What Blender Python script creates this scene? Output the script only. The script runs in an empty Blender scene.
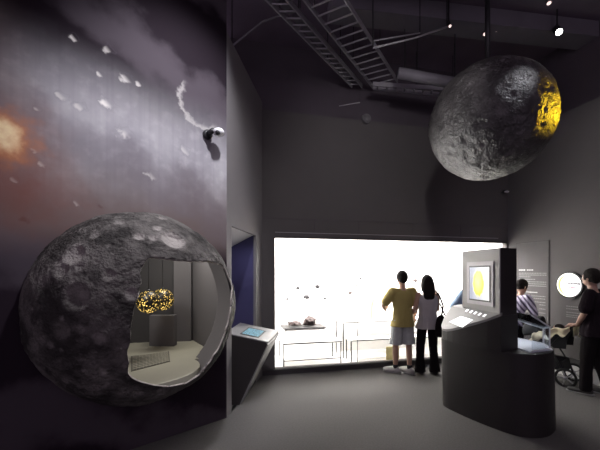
import bpy, bmesh, math, random
import numpy as np
from mathutils import Vector, Matrix, noise
random.seed(7)
C = bpy.context.scene.collection
F = 330.0; CY = 272.0; H = 1.68
V = Vector
def at(x, y, Y):
    return V(((x-300)/F*Y, Y, H-(y-CY)/F*Y))
def floor_at(x, y):
    Y = F*H/(y-CY); return V(((x-300)/F*Y, Y, 0))

# ------------------------------------------------------------ materials
def mat(name, col, rough=.6, metal=0, var=.12, scale=8, bump=0, bscale=60, spec=.5, emit=None, estr=0, col2=None, alpha=None, stretch=None):
    m = bpy.data.materials.new(name); m.use_nodes = True
    nt = m.node_tree; N = nt.nodes; L = nt.links
    b = N['Principled BSDF']
    b.inputs['Roughness'].default_value = rough; b.inputs['Metallic'].default_value = metal
    b.inputs['Specular IOR Level'].default_value = spec
    tc = N.new('ShaderNodeTexCoord'); mp = N.new('ShaderNodeMapping'); L.new(tc.outputs['Object'], mp.inputs['Vector'])
    if stretch: mp.inputs['Scale'].default_value = stretch
    n = N.new('ShaderNodeTexNoise'); n.inputs['Scale'].default_value = scale; n.inputs['Detail'].default_value = 5
    L.new(mp.outputs['Vector'], n.inputs['Vector'])
    mx = N.new('ShaderNodeMix'); mx.data_type = 'RGBA'
    c = V(col); c2 = V(col2) if col2 else c*(1-var)
    c1 = c if col2 else c*(1+var)
    mx.inputs[6].default_value = (*c2, 1); mx.inputs[7].default_value = (*c1, 1)
    L.new(n.outputs['Fac'], mx.inputs[0]); L.new(mx.outputs[2], b.inputs['Base Color'])
    if bump:
        n2 = N.new('ShaderNodeTexNoise'); n2.inputs['Scale'].default_value = bscale; n2.inputs['Detail'].default_value = 6
        L.new(mp.outputs['Vector'], n2.inputs['Vector'])
        bp = N.new('ShaderNodeBump'); bp.inputs['Strength'].default_value = bump; bp.inputs['Distance'].default_value = .01
        L.new(n2.outputs['Fac'], bp.inputs['Height']); L.new(bp.outputs['Normal'], b.inputs['Normal'])
    if emit:
        b.inputs['Emission Color'].default_value = (*emit, 1); b.inputs['Emission Strength'].default_value = estr
    if alpha is not None: b.inputs['Alpha'].default_value = alpha
    return m
def glass_mat(name, tint=(1,1,1), refl=.08):
    m = bpy.data.materials.new(name); m.use_nodes = True; nt = m.node_tree; nt.nodes.clear()
    o = nt.nodes.new('ShaderNodeOutputMaterial'); t = nt.nodes.new('ShaderNodeBsdfTransparent'); g = nt.nodes.new('ShaderNodeBsdfGlossy')
    mx = nt.nodes.new('ShaderNodeMixShader'); fr = nt.nodes.new('ShaderNodeLayerWeight'); fr.inputs['Blend'].default_value = refl
    t.inputs['Color'].default_value = (*tint, 1); g.inputs['Roughness'].default_value = .03
    nt.links.new(fr.outputs['Fresnel'], mx.inputs[0]); nt.links.new(t.outputs[0], mx.inputs[1]); nt.links.new(g.outputs[0], mx.inputs[2])
    nt.links.new(mx.outputs[0], o.inputs['Surface']); return m
M = {}
M['floor'] = mat('grey carpet', (.125,.12,.117), .95, var=.28, scale=55, bump=.8, bscale=160, spec=.08)
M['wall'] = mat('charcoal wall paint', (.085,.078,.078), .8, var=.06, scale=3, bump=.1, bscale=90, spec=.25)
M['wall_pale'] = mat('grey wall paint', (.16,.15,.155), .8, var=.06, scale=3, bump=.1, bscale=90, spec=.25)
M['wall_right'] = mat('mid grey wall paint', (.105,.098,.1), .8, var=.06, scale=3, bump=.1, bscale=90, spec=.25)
M['black'] = mat('black ceiling paint', (.075,.062,.075), .9, var=.2, scale=2)
M['ceil'] = mat('dark void ceiling', (.11,.085,.115), .9, var=.5, scale=1.3)
M['steel'] = mat('dull steel', (.32,.31,.33), .5, .4, var=.1, scale=20)
M['duct'] = mat('ceiling duct metal', (.16,.15,.17), .6, .2, var=.15, scale=4)
M['blackmetal'] = mat('black metal', (.02,.02,.022), .45, .2, var=.1)
M['white'] = mat('white case lining', (.82,.81,.79), .7, var=.02)
M['frame'] = mat('dark case frame', (.035,.032,.034), .5, var=.1)
M['silver'] = mat('brushed silver panel', (.21,.205,.205), .5, .2, var=.08, scale=40, stretch=(1,1,8))
M['kbody'] = mat('dark kiosk laminate', (.022,.019,.019), .55, var=.15, scale=3, spec=.35)
M['glass'] = glass_mat('clear glass')
M['blue'] = mat('navy blue panel', (.045,.042,.115), .7, var=.15, scale=3)
M['skin'] = mat('skin', (.42,.25,.18), .6, var=.05)
M['hair'] = mat('dark hair', (.012,.009,.008), .75, spec=.15, var=.3, scale=60, bump=.6, bscale=90, stretch=(4,4,.4))
M['rim'] = mat('broken plaster edge', (.5,.46,.42), .9, var=.4, scale=30, bump=1, bscale=60)
M['liner'] = mat('smooth grey lining', (.17,.165,.175), .75, var=.05)
M['rock'] = mat('brown meteorite', (.06,.04,.038), .7, var=.5, scale=30, bump=.8, bscale=40)
M['rockgrey'] = mat('grey moon rock', (.045,.042,.045), .8, var=.5, scale=40, bump=.8, bscale=50)
M['cream'] = mat('cream cloth', (.78,.70,.50), .9, var=.12, scale=14, bump=.5, bscale=30)
M['rubber'] = mat('black rubber', (.012,.012,.012), .8, var=.1)

# ------------------------------------------------------------ mesh helpers
def finish(name, bm, m, parent=None, smooth=False, matrix=None):
    me = bpy.data.meshes.new(name); bmesh.ops.recalc_face_normals(bm, faces=bm.faces); bm.to_mesh(me); bm.free()
    for mm in (m if isinstance(m, (list, tuple)) else [m]): me.materials.append(mm)
    if smooth: me.polygons.foreach_set('use_smooth', [True]*len(me.polygons))
    o = bpy.data.objects.new(name, me); C.objects.link(o)
    if matrix is not None: o.matrix_world = matrix
    if parent:
        o.parent = parent
        o.matrix_parent_inverse = parent_world(parent).inverted()
    return o
def parent_world(p):
    m = p.matrix_basis.copy()
    q = p
    while q.parent:
        m = q.parent.matrix_basis @ q.matrix_parent_inverse @ m if False else m
        q = q.parent
    return WM[p.name] if p.name in WM else m
WM = {}
def thing(name, label, cat, loc=(0,0,0), rz=0, group=None):
    o = bpy.data.objects.new(name, None); C.objects.link(o); o.empty_display_size = .1
    o.location = loc; o.rotation_euler = (0,0,rz); o['label'] = label; o['category'] = cat
    WM[o.name] = Matrix.Translation(V(loc)) @ Matrix.Rotation(rz, 4, 'Z')
    if group: o['group'] = group
    return o
def tag(o, label, cat, group=None):
    o['label'] = label; o['category'] = cat
    if group: o['group'] = group
    return o
def struct(o): o['kind'] = 'structure'; return o
# parts made in WORLD coordinates under a thing at T: convert to local
def part(name, bm, m, t, smooth=False):
    """bm in world coordinates; stored in the local frame of its parent"""
    root = t
    while root.parent: root = root.parent
    inv = WM[root.name].inverted()
    bm.transform(inv)
    me = bpy.data.meshes.new(name); bmesh.ops.recalc_face_normals(bm, faces=bm.faces); bm.to_mesh(me); bm.free()
    for mm in (m if isinstance(m, (list, tuple)) else [m]): me.materials.append(mm)
    if smooth: me.polygons.foreach_set('use_smooth', [True]*len(me.polygons))
    o = bpy.data.objects.new(name, me); C.objects.link(o); o.parent = t
    return o
def single(name, bm, m, label, cat, group=None, smooth=False):
    """one-mesh thing, bm in world coordinates, origin at its base centre"""
    xs = [v.co for v in bm.verts]
    c = sum(xs, V())/len(xs); c.z = min(v.z for v in xs)
    bm.transform(Matrix.Translation(-c))
    o = finish(name, bm, m, smooth=smooth); o.location = c
    return tag(o, label, cat, group)

def box(bm, lo, hi, mtx=None, bev=0):
    r = bmesh.ops.create_cube(bm, size=1)
    vs = r['verts']
    lo, hi = V(lo), V(hi)
    for v in vs:
        v.co = V(((lo.x+hi.x)/2+v.co.x*(hi.x-lo.x), (lo.y+hi.y)/2+v.co.y*(hi.y-lo.y), (lo.z+hi.z)/2+v.co.z*(hi.z-lo.z)))
    if bev:
        es = list({e for v in vs for e in v.link_edges})
        r2 = bmesh.ops.bevel(bm, geom=es, offset=bev, segments=2, affect='EDGES', profile=.5)
        vs = list({v for f in r2['faces'] for v in f.verts} | {v for v in vs if v.is_valid})
    if mtx is not None: bmesh.ops.transform(bm, matrix=mtx, verts=[v for v in vs if v.is_valid])
def quad_plate(bm, pts, nrm, th):
    """solid plate from polygon pts pushed by nrm*th"""
    n = V(nrm)*th
    a = [bm.verts.new(V(p)) for p in pts]; b = [bm.verts.new(V(p)+n) for p in pts]
    bm.faces.new(a); bm.faces.new(b[::-1])
    k = len(pts)
    for i in range(k): bm.faces.new((a[i], b[i], b[(i+1)%k], a[(i+1)%k]))
def prism(bm, poly, z0, z1):
    """z0, z1: number or function of (x,y)"""
    f0 = z0 if callable(z0) else (lambda x, y: z0); f1 = z1 if callable(z1) else (lambda x, y: z1)
    a = [bm.verts.new((x, y, f0(x, y))) for x, y in poly]; b = [bm.verts.new((x, y, f1(x, y))) for x, y in poly]
    bm.faces.new(a[::-1]); bm.faces.new(b); k = len(poly)
    for i in range(k): bm.faces.new((a[i], a[(i+1)%k], b[(i+1)%k], b[i]))
def tube(bm, pts, radii, seg=10, side=V((1,0,0)), cap=True):
    pts = [V(p) for p in pts]
    if not isinstance(radii, (list, tuple)): radii = [radii]*len(pts)
    rings = []
    prev = None
    for i, p in enumerate(pts):
        t = (pts[min(i+1, len(pts)-1)]-pts[max(i-1, 0)]).normalized()
        s = side-t*side.dot(t)
        if s.length < .25:
            alt = V((0,1,0)) if abs(t.y) < .9 else V((0,0,1))
            s = alt-t*alt.dot(t)
        if prev is not None and prev.dot(t) < .9: 
            s2 = prev-t*prev.dot(t)
            if s2.length > .2: s = s2
        s.normalize(); prev = s; u = t.cross(s)
        r = radii[i]; rx, ry = r if isinstance(r, (list, tuple)) else (r, r)
        rings.append([bm.verts.new(p+s*(rx*math.cos(a))+u*(ry*math.sin(a))) for a in [2*math.pi*k/seg for k in range(seg)]])
    for a, b in zip(rings, rings[1:]):
        for k in range(seg): bm.faces.new((a[k], a[(k+1)%seg], b[(k+1)%seg], b[k]))
    if cap: bm.faces.new(rings[0][::-1]); bm.faces.new(rings[-1])
def ell(bm, c, r, sub=2, rot=None):
    rr = bmesh.ops.create_icosphere(bm, subdivisions=sub, radius=1)
    mt = Matrix.Translation(V(c)) @ (rot.to_4x4() if rot else Matrix.Identity(4)) @ Matrix.Diagonal((*r, 1)) if not isinstance(r, (int, float)) else Matrix.Translation(V(c)) @ Matrix.Diagonal((r, r, r, 1))
    bmesh.ops.transform(bm, matrix=mt, verts=rr['verts'])
def rounded(bm, pts, radii, seg=10, side=V((1,0,0))):
    tube(bm, pts, radii, seg, side)
    for p, r in ((pts[0], radii[0]), (pts[-1], radii[-1])):
        rr = min(r) if isinstance(r, (list, tuple)) else r
        ell(bm, p, rr*.98, 2)
def frame(o, xd):
    x = V(xd).normalized(); z = V((0,0,1)); y = z.cross(x)
    m = Matrix.Identity(4)
    for i in range(3): m[i][0] = x[i]; m[i][1] = y[i]; m[i][2] = z[i]; m[i][3] = V(o)[i]
    return m
def wall_panel(name, mtx, outer, holes, th, m):
    """outer/holes: lists of (x,z) in the wall's own frame, front face at y=0, thickness towards +y"""
    bm = bmesh.new(); es = []
    for loop in [outer]+holes:
        vs = [bm.verts.new((x, 0, z)) for x, z in loop]
        for i in range(len(vs)): es.append(bm.edges.new((vs[i], vs[(i+1)%len(vs)])))
    r = bmesh.ops.triangle_fill(bm, edges=es, use_beauty=True, use_dissolve=False)
    fs = [g for g in r['geom'] if isinstance(g, bmesh.types.BMFace)]
    e = bmesh.ops.extrude_face_region(bm, geom=fs)
    bmesh.ops.translate(bm, vec=(0, th, 0), verts=[g for g in e['geom'] if isinstance(g, bmesh.types.BMVert)])
    return struct(finish(name, bm, m, matrix=mtx))
def rect(x0, z0, x1, z1): return [(x0,z0),(x1,z0),(x1,z1),(x0,z1)]
def remesh(bm, voxel, smooth=4):
    me = bpy.data.meshes.new('tmp'); bmesh.ops.recalc_face_normals(bm, faces=bm.faces); bm.to_mesh(me); bm.free()
    o = bpy.data.objects.new('tmp', me); C.objects.link(o)
    r = o.modifiers.new('r', 'REMESH'); r.mode = 'VOXEL'; r.voxel_size = voxel
    s = o.modifiers.new('s', 'SMOOTH'); s.iterations = smooth; s.factor = .5
    dg = bpy.context.evaluated_depsgraph_get(); dg.update()
    out = bpy.data.meshes.new_from_object(o.evaluated_get(dg))
    bpy.data.objects.remove(o); bpy.data.meshes.remove(me)
    b2 = bmesh.new(); b2.from_mesh(out); bpy.data.meshes.remove(out)
    return b2
def text_bm(s, size, mtx, th=.0008):
    cu = bpy.data.curves.new('t', 'FONT'); cu.body = s; cu.size = size; cu.extrude = th; cu.align_x = 'LEFT'; cu.resolution_u = 3
    o = bpy.data.objects.new('t', cu); C.objects.link(o)
    dg = bpy.context.evaluated_depsgraph_get(); dg.update()
    me = bpy.data.meshes.new_from_object(o.evaluated_get(dg)); bpy.data.objects.remove(o)
    b = bmesh.new(); b.from_mesh(me); bpy.data.meshes.remove(me)
    b.transform(mtx @ Matrix.Rotation(math.pi/2, 4, 'X')); return b

# ------------------------------------------------------------ setting
CEIL = 5.5
bm = bmesh.new(); quad_plate(bm, [(-7,-3,0),(9,-3,0),(9,8,0),(-7,8,0)], (0,0,-1), .1); struct(finish('floor', bm, M['floor']))
bm = bmesh.new(); quad_plate(bm, [(-7,-3,CEIL),(9,-3,CEIL),(9,8,CEIL),(-7,8,CEIL)], (0,0,1), .1); struct(finish('ceiling', bm, M['ceil']))

BK = frame((0,5.51,0), (.974,.227,0))         # back wall: +y goes behind the wall
S0, S1 = -.633, 4.17
CL, CR, CB, CT = -.421, 4.15, .085, 2.245
# plastered back wall with the opening of the display case
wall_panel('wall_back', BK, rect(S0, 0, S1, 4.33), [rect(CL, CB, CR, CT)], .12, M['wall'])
wall_panel('wall_back_upper', BK @ Matrix.Translation((0,.13,0)), rect(S0-.5, 4.2, S1+.6, CEIL), [], .1, M['black'])
# panel joints on the back wall
bm = bmesh.new()
box(bm, (S0, -.006, 2.56), (S1, 0, 2.566))
for s in (.25, 1.05, 2.1, 3.1): box(bm, (s, -.006, 2.34), (s+.006, 0, 2.56))
struct(finish('trim_1', bm, M['black'], matrix=BK))
bm = bmesh.new(); box(bm, (S0, -.03, 0), (S1, 0, .08)); struct(finish('baseboard_back', bm, M['frame'], matrix=BK))

RW = frame((4.07,6.46,0), (.227,-.974,0))
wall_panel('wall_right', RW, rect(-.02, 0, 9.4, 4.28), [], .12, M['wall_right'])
wall_panel('wall_right_upper', RW @ Matrix.Translation((0,.13,0)), rect(-.1, 4.15, 9.4, CEIL), [], .1, M['black'])
bm = bmesh.new(); box(bm, (0, -.015, 0), (9.4, 0, .23)); struct(finish('baseboard_right', bm, mat('pale skirting', (.55,.54,.54), .6, var=.05), matrix=RW))
bm = bmesh.new(); box(bm, (0, -.03, .23), (9.4, 0, .31)); struct(finish('trim_3', bm, M['frame'], matrix=RW))

EX, EY = -.845, 3.80
LW = frame((EX,EY,0), (.1437,.9896,0))         # corridor wall, +y goes to -X (behind)
NT = 2.235
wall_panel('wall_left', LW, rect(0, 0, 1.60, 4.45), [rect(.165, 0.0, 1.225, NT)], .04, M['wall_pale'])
# recess behind the corridor wall
bm = bmesh.new()
quad_plate(bm, [(-.70,5.03,0),(-1.40,5.37,0),(-1.40,5.37,2.3),(-.70,5.03,2.3)], V((.44,.9,0)), .04)
struct(finish('wall_recess', bm, M['blue']))
bm = bmesh.new()
quad_plate(bm, [(-.865,3.97,2.29),(-.715,5.01,2.235),(-1.12,5.23,2.06),(-1.35,4.75,2.1)], V((0,0,1)), .03)
struct(finish('ceiling_recess', bm, mat('pale soffit paint', (.45,.44,.45), .8, var=.04)))

# mural wall: x runs from its right edge to the left, +y towards the camera side
MW = frame((EX,EY,0), (-.743,-.669,0))
NRM = V((.669,-.743,0))
MC = V((-1.525,3.150,1.355)); MR = .885
mloc = MW.inverted() @ MC
def mural_material():
    m = bpy.data.materials.new('printed lunar mural'); m.use_nodes = True
    nt = m.node_tree; N = nt.nodes; L = nt.links; b = N['Principled BSDF']; b.inputs['Roughness'].default_value = .8
    b.inputs['Specular IOR Level'].default_value = .08
    tc = N.new('ShaderNodeTexCoord'); P = tc.outputs['Object']
    def val(op, a, bb=None, cc=None):
        n = N.new('ShaderNodeMath'); n.operation = op
        for i, q in enumerate((a, bb, cc)):
            if q is None: continue
            if isinstance(q, (int, float)): n.inputs[i].default_value = q
            else: L.new(q, n.inputs[i])
        return n.outputs[0]
    def mix(f, a, bb, mode='MIX'):
        n = N.new('ShaderNodeMix'); n.data_type = 'RGBA'; n.blend_type = mode
        for i, q in ((0, f), (6, a), (7, bb)):
            if isinstance(q, (int, float)): n.inputs[i].default_value = q
            elif isinstance(q, tuple): n.inputs[i].default_value = (*q, 1)
            else: L.new(q, n.inputs[i])
        return n.outputs[2]
    def smooth(v, a, bb, o0=0., o1=1.):
        n = N.new('ShaderNodeMapRange'); n.interpolation_type = 'SMOOTHSTEP'; L.new(v, n.inputs[0])
        n.inputs[1].default_value = a; n.inputs[2].default_value = bb; n.inputs[3].default_value = o0; n.inputs[4].default_value = o1
        return n.outputs[0]
    def nz(scale, det=5, st=None):
        n = N.new('ShaderNodeTexNoise'); n.inputs['Scale'].default_value = scale; n.inputs['Detail'].default_value = det
        if st:
            mp = N.new('ShaderNodeMapping'); mp.inputs['Scale'].default_value = st; L.new(P, mp.inputs[0]); L.new(mp.outputs[0], n.inputs['Vector'])
        else: L.new(P, n.inputs['Vector'])
        return n.outputs['Fac']
    sx = N.new('ShaderNodeSeparateXYZ'); L.new(P, sx.inputs[0]); X, Z = sx.outputs[0], sx.outputs[2]
    n1 = nz(1.7); n2 = nz(9, 8); n5 = nz(16, 6)
    base = mix(smooth(n1, .3, .7), (.25,.24,.265), (.39,.38,.40))
    base = mix(smooth(n2, .45, .75, 0, .35), base, (.55,.53,.55))
    streak = nz(1, 2, (22, 1, .4)); base = mix(smooth(streak, .4, .8, 0, .3), base, (.2,.18,.22))
    # darker brown plain low down in the print
    low = smooth(val('ADD', Z, val('MULTIPLY', n1, .5)), 2.35, 3.15, 1, 0)
    base = mix(low, base, (.16,.125,.12))
    # ragged lunar horizon and black sky above it
    edge = val('ADD', val('ADD', Z, val('MULTIPLY', n1, .35)), val('MULTIPLY', val('SUBTRACT', 1.0, X), .14))
    sky = smooth(edge, 3.15, 3.9)
    base = mix(sky, base, (.016,.011,.016))
    # near-black fade towards the bottom of the wall
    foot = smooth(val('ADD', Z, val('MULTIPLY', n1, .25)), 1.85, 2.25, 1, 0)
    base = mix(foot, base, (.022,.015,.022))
    # diagonal darker bands in the print
    w_ = val('SINE', val('ADD', val('ADD', val('MULTIPLY', Z, 5.2), val('MULTIPLY', X, -2.2)), val('MULTIPLY', n1, 5.0)))
    base = mix(smooth(w_, .1, 1, 0, .38), base, (.14,.12,.14))
    # craters
    def px(xp, yp):
        t = (xp-300)/F; Y = 4.556/(1-.9*t); 
        w = MW.inverted() @ V((t*Y, Y, H-(yp-CY)/F*Y)); return w.x, w.z, Y/F
    for xp, yp, r, pale in ((74,38,5,.8),(108,49,6,.45),(100,74,4,.6),(107,103,8,.9),(80,106,6,.5),(62,96,6,.5),(126,78,7,.5),(139,83,4,.5),(125,133,8,.6),(37,109,4,.6),(34,150,5,.8),(41,163,5,.7),(27,219,6,-.6),(76,203,5,.5),(101,206,4,-.5),(185,150,6,.4),(152,176,7,.6),(15,180,4,.5)):
        cx, cz, k = px(xp, yp); rr = r*k
        dx = val('SUBTRACT', X, cx); dz = val('MULTIPLY', val('SUBTRACT', Z, cz), 1.25)
        d = val('SQRT', val('ADD', val('MULTIPLY', dx, dx), val('MULTIPLY', dz, dz)))
        d = val('ADD', d, val('MULTIPLY', val('SUBTRACT', n5, .5), rr*2.6))
        disc = smooth(d, rr*.35, rr, abs(pale), 0)
        crescent = val('MULTIPLY', disc, smooth(val('ADD', val('SUBTRACT', X, cx), val('SUBTRACT', cz, Z)), -rr*.6, rr*.6))
        base = mix(crescent, base, (.75,.72,.68) if pale > 0 else (.10,.05,.05))
        ring = val('MULTIPLY', smooth(d, rr*.8, rr, 0, 1), smooth(d, rr, rr*1.25, 1, 0))
        base = mix(val('MULTIPLY', ring, .12), base, (.12,.11,.13))
    # large crater ring near the right edge
    cx, cz, k = px(203, 104)
    dx = val('SUBTRACT', X, cx); dz = val('SUBTRACT', Z, cz)
    d = val('SQRT', val('ADD', val('MULTIPLY', dx, dx), val('MULTIPLY', dz, dz)))
    d = val('ADD', d, val('MULTIPLY', val('SUBTRACT', n5, .5), .13))
    R0 = 24*k
    ring = val('MULTIPLY', smooth(d, R0*.80, R0, 0, .5), smooth(d, R0, R0*1.12, 1, 0))
    ring = val('MULTIPLY', ring, smooth(val('SUBTRACT', val('SUBTRACT', X, cx), val('SUBTRACT', Z, cz)), -.02, .15))
    base = mix(ring, base, (.5,.48,.46))
    # orange fireball
    cx, cz, k = px(2, 137)
    dx = val('SUBTRACT', X, cx); dz = val('SUBTRACT', Z, cz)
    d = val('SQRT', val('ADD', val('MULTIPLY', dx, dx), val('MULTIPLY', dz, dz)))
    d = val('ADD', d, val('MULTIPLY', val('SUBTRACT', nz(7, 6), .5), .35))
    base = mix(smooth(val('ADD', d, val('MULTIPLY', smooth(Z, cz-.5, cz+.05), .35)), .15, .95, .75, 0), base, (.20,.055,.035))
    base = mix(smooth(d, .05, .30, .8, 0), base, (.62,.24,.09))
    base = mix(smooth(d, .0, .17, 1, 0), base, (.95,.80,.50))
    L.new(base, b.inputs['Base Color'])
    return m
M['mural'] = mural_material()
hole = []
for k in range(72):
    a = 2*math.pi*k/72
    hole.append((mloc.x+.85*math.cos(a), max(mloc.z+.85*math.sin(a), .70)))
hh = []
for p in hole:
    if not hh or (V(p)-V(hh[-1])).length > .02: hh.append(p)
# the mural frame's +y points to the viewer's side, so thickness goes the other way
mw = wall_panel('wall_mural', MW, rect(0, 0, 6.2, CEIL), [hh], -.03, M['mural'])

# showcase room behind the hollow moon
def nwall(name, a, b, z0, z1, m, out, th=.03):
    bm = bmesh.new(); quad_plate(bm, [(*a, z0), (*b, z0), (*b, z1), (*a, z1)], V(out).normalized(), th)
    return struct(finish(name, bm, m))
A0 = (-.905,3.79); A1 = (-1.46,4.5); A2 = (-2.95,4.14); A3 = (-2.26,2.56)
nwall('wall_showcase_right', A0, A1, .70, 2.3, M['wall_pale'], (.81,.58,0))
M['backdrop'] = mat('dark grey backdrop', (.062,.058,.06), .8, var=.05)
nwall('wall_showcase_back', A1, A2, .70, 2.3, M['backdrop'], (-.235,.97,0))
nwall('wall_showcase_left', A3, A2, .70, 2.3, M['backdrop'], (-.9,-.4,0))
bm = bmesh.new(); quad_plate(bm, [(*p, 2.3) for p in (A0, A1, A2, A3)], (0,0,1), .03); struct(finish('ceiling_showcase', bm, M['liner']))
bm = bmesh.new()
poly = [A0, A1, A2, A3]
fr = []
a0 = math.atan2(-.669,-.743); 
for k in range(0, 25):
    a = a0+math.pi*k/24
    fr.append((MC.x+.545*math.cos(a), MC.y+.545*math.sin(a)))
prism(bm, fr+[(-.945,3.74), A1, A2, (-2.20,2.69)], .70, .75)
M['shelf'] = mat('pale showcase floor', (.42,.40,.32), .7, var=.06, scale=5)
struct(finish('floor_showcase', bm, M['shelf']))
# pilaster at the back of the showcase
bm = bmesh.new()
pd = V((A2[0]-A1[0], A2[1]-A1[1], 0)).normalized(); pn = V((-pd.y, pd.x, 0)); 
if pn.y > 0: pn = -pn
o = V((*A1, .75))+pd*.02
quad_plate(bm, [o, o+pd*.22, o+pd*.22+V((0,0,1.55)), o+V((0,0,1.55))], pn, .05)
struct(finish('trim_2', bm, M['wall_pale']))

# ------------------------------------------------------------ moon models
def ico(sub):
    b = bmesh.new(); bmesh.ops.create_icosphere(b, subdivisions=sub, radius=1); b.verts.ensure_lookup_table()
    co = np.array([v.co[:] for v in b.verts]); fc = np.array([[v.index for v in f.verts] for f in b.faces]); b.free(); return co, fc
def moon_surface(co, seed, n, rmin, rmax, special=(), amp=.01, depth=.22):
    rng = np.random.default_rng(seed)
    h = np.array([noise.fractal(V(c)*2.3+V((seed,0,0)), 1.0, 2.0, 6) for c in co])*amp
    h += np.array([noise.fractal(V(c)*14+V((seed,3,0)), .8, 2.0, 4) for c in co])*amp*.35
    pale = np.zeros(len(co))
    cr = []
    for _ in range(n):
        d = rng.normal(size=3); d /= np.linalg.norm(d)
        cr.append((d, rmin*(rmax/rmin)**(rng.random()**2.2), .35*rng.random()))
    for d, r, p in special: cr.append((np.array(d), r, p))
    for d, r, p in cr:
        ang = np.arccos(np.clip(co @ d, -1, 1))/r
        bowl = np.where(ang < 1, (ang**2-1)*depth*r, 0)
        rimm = .10*r*np.exp(-((ang-1.05)/.22)**2)
        h = np.where(ang < 1, h*.4, h)+bowl+rimm
        pale = np.maximum(pale, np.where(ang < .9, p*(1-.5*ang**4), 0)); pale += .25*p*np.exp(-((ang-1.05)/.2)**2)
    return 1+h, pale
def moon_mat(name, dark, light, rough, spec=.4, fine=70):
    m = bpy.data.materials.new(name); m.use_nodes = True; nt = m.node_tree; N = nt.nodes; L = nt.links
    b = N['Principled BSDF']; b.inputs['Roughness'].default_value = rough; b.inputs['Specular IOR Level'].default_value = spec
    tc = N.new('ShaderNodeTexCoord'); n = N.new('ShaderNodeTexNoise'); n.inputs['Scale'].default_value = 3.2; n.inputs['Detail'].default_value = 9; n.inputs['Roughness'].default_value = .65
    L.new(tc.outputs['Object'], n.inputs['Vector'])
    r = N.new('ShaderNodeMapRange'); r.inputs[1].default_value = .44; r.inputs[2].default_value = .62; L.new(n.outputs['Fac'], r.inputs[0])
    at_ = N.new('ShaderNodeAttribute'); at_.attribute_name = 'pale'
    mx = N.new('ShaderNodeMix'); mx.data_type = 'RGBA'; mx.inputs[6].default_value = (*dark, 1); mx.inputs[7].default_value = (*(V(dark)*.7+V(light)*.3), 1); L.new(r.outputs[0], mx.inputs[0])
    m2 = N.new('ShaderNodeMix'); m2.data_type = 'RGBA'; L.new(mx.outputs[2], m2.inputs[6]); m2.inputs[7].default_value = (*light, 1); L.new(at_.outputs['Fac'], m2.inputs[0])
    L.new(m2.outputs[2], b.inputs['Base Color'])
    n2 = N.new('ShaderNodeTexNoise'); n2.inputs['Scale'].default_value = fine; n2.inputs['Detail'].default_value = 6; L.new(tc.outputs['Object'], n2.inputs['Vector'])
    n3 = N.new('ShaderNodeTexNoise'); n3.inputs['Scale'].default_value = fine*.33; n3.inputs['Detail'].default_value = 8; L.new(tc.outputs['Object'], n3.inputs['Vector'])
    ad = N.new('ShaderNodeMath'); ad.operation = 'MULTIPLY_ADD'; L.new(n3.outputs['Fac'], ad.inputs[0]); ad.inputs[1].default_value = 1.6; L.new(n2.outputs['Fac'], ad.inputs[2])
    bp = N.new('ShaderNodeBump'); bp.inputs['Strength'].default_value = 1.0; bp.inputs['Distance'].default_value = .022
    L.new(ad.outputs[0], bp.inputs['Height']); L.new(bp.outputs['Normal'], b.inputs['Normal'])
    return m
def np_mesh(name, co, fc, mats, pale=None):
    me = bpy.data.meshes.new(name); me.from_pydata(co.tolist(), [], fc.tolist()); me.update()
    for mm in mats: me.materials.append(mm)
    me.polygons.foreach_set('use_smooth', [True]*len(me.polygons))
    if pale is not None:
        a = me.attributes.new('pale', 'FLOAT', 'POINT'); a.data.foreach_set('value', np.clip(pale, 0, 1).astype(np.float32))
    return me
# hanging moon
HC = V((2.356,4.111,H+1.8666)); HR = .70
co, fc = ico(6)
def hit(c, R, x, y):
    d = V(((x-300)/F, 1, -(y-CY)/F)).normalized(); o = V((0,0,H))-c
    bq = o.dot(d); disc = bq*bq-(o.dot(o)-R*R)
    p = o+d*(-bq-math.sqrt(max(disc, 0))); return tuple((p/R).normalized())
spec = [(hit(HC, HR, 449, 151), .10, .4), (hit(HC, HR, 465, 141), .08, .2), (hit(HC, HR, 470, 163), .06, .3), (hit(HC, HR, 521, 80), .07, .3)]
rad, pale = moon_surface(co, 3, 700, .02, .09, spec, amp=.011, depth=.38)
t = thing('hanging_moon_model', 'cratered dark grey moon globe hanging from the ceiling with a yellow lit side', 'moon model', (HC.x, HC.y, HC.z-HR))
me = np_mesh('globe', co*rad[:, None]*HR, fc, [moon_mat('hanging moon surface', (.027,.024,.025), (.16,.15,.15), .40, .6, 45)], pale)
g = bpy.data.objects.new('globe', me); C.objects.link(g); g.parent = t; g.location = (0,0,HR)
bm = bmesh.new(); tube(bm, [(HC.x-.02,HC.y,HC.z+HR-.03), (HC.x-.02,HC.y,CEIL)], .03, 12); part('hanging_pole', bm, M['blackmetal'], t, True)
bm = bmesh.new(); tube(bm, [(HC.x-.02,HC.y,HC.z+HR-.04), (HC.x-.02,HC.y,HC.z+HR+.05)], [.12,.07], 20); part('mounting_collar', bm, M['blackmetal'], t, True)

# hollow moon at the left
co, fc = ico(7)
cl = [(173,240,.115,1),(158,228,.04,.8),(153,238,.038,.7),(139,237,.045,.8),(162,219,.045,.5),(74,255,.10,.5),(77,297,.11,.2),(62,270,.07,.2),(131,294,.06,.5),(205,232,.06,.5),(110,275,.05,.3),(95,235,.05,.3),(120,222,.05,.3),(215,255,.05,.4),(62,330,.08,.2),(190,222,.05,.4)]
spec = [(hit(MC, MR, x, y), r, p) for x, y, r, p in cl]
keep = (co @ np.array(NRM[:])) > -.085/MR
n0 = keep
rad, pale = moon_surface(co, 11, 620, .012, .07, spec, amp=.017, depth=.30)
W = co*rad[:, None]*MR+np.array(MC[:])
px_ = 300+F*W[:, 0]/W[:, 1]; py_ = CY-F*(W[:, 2]-H)/W[:, 1]
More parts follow.
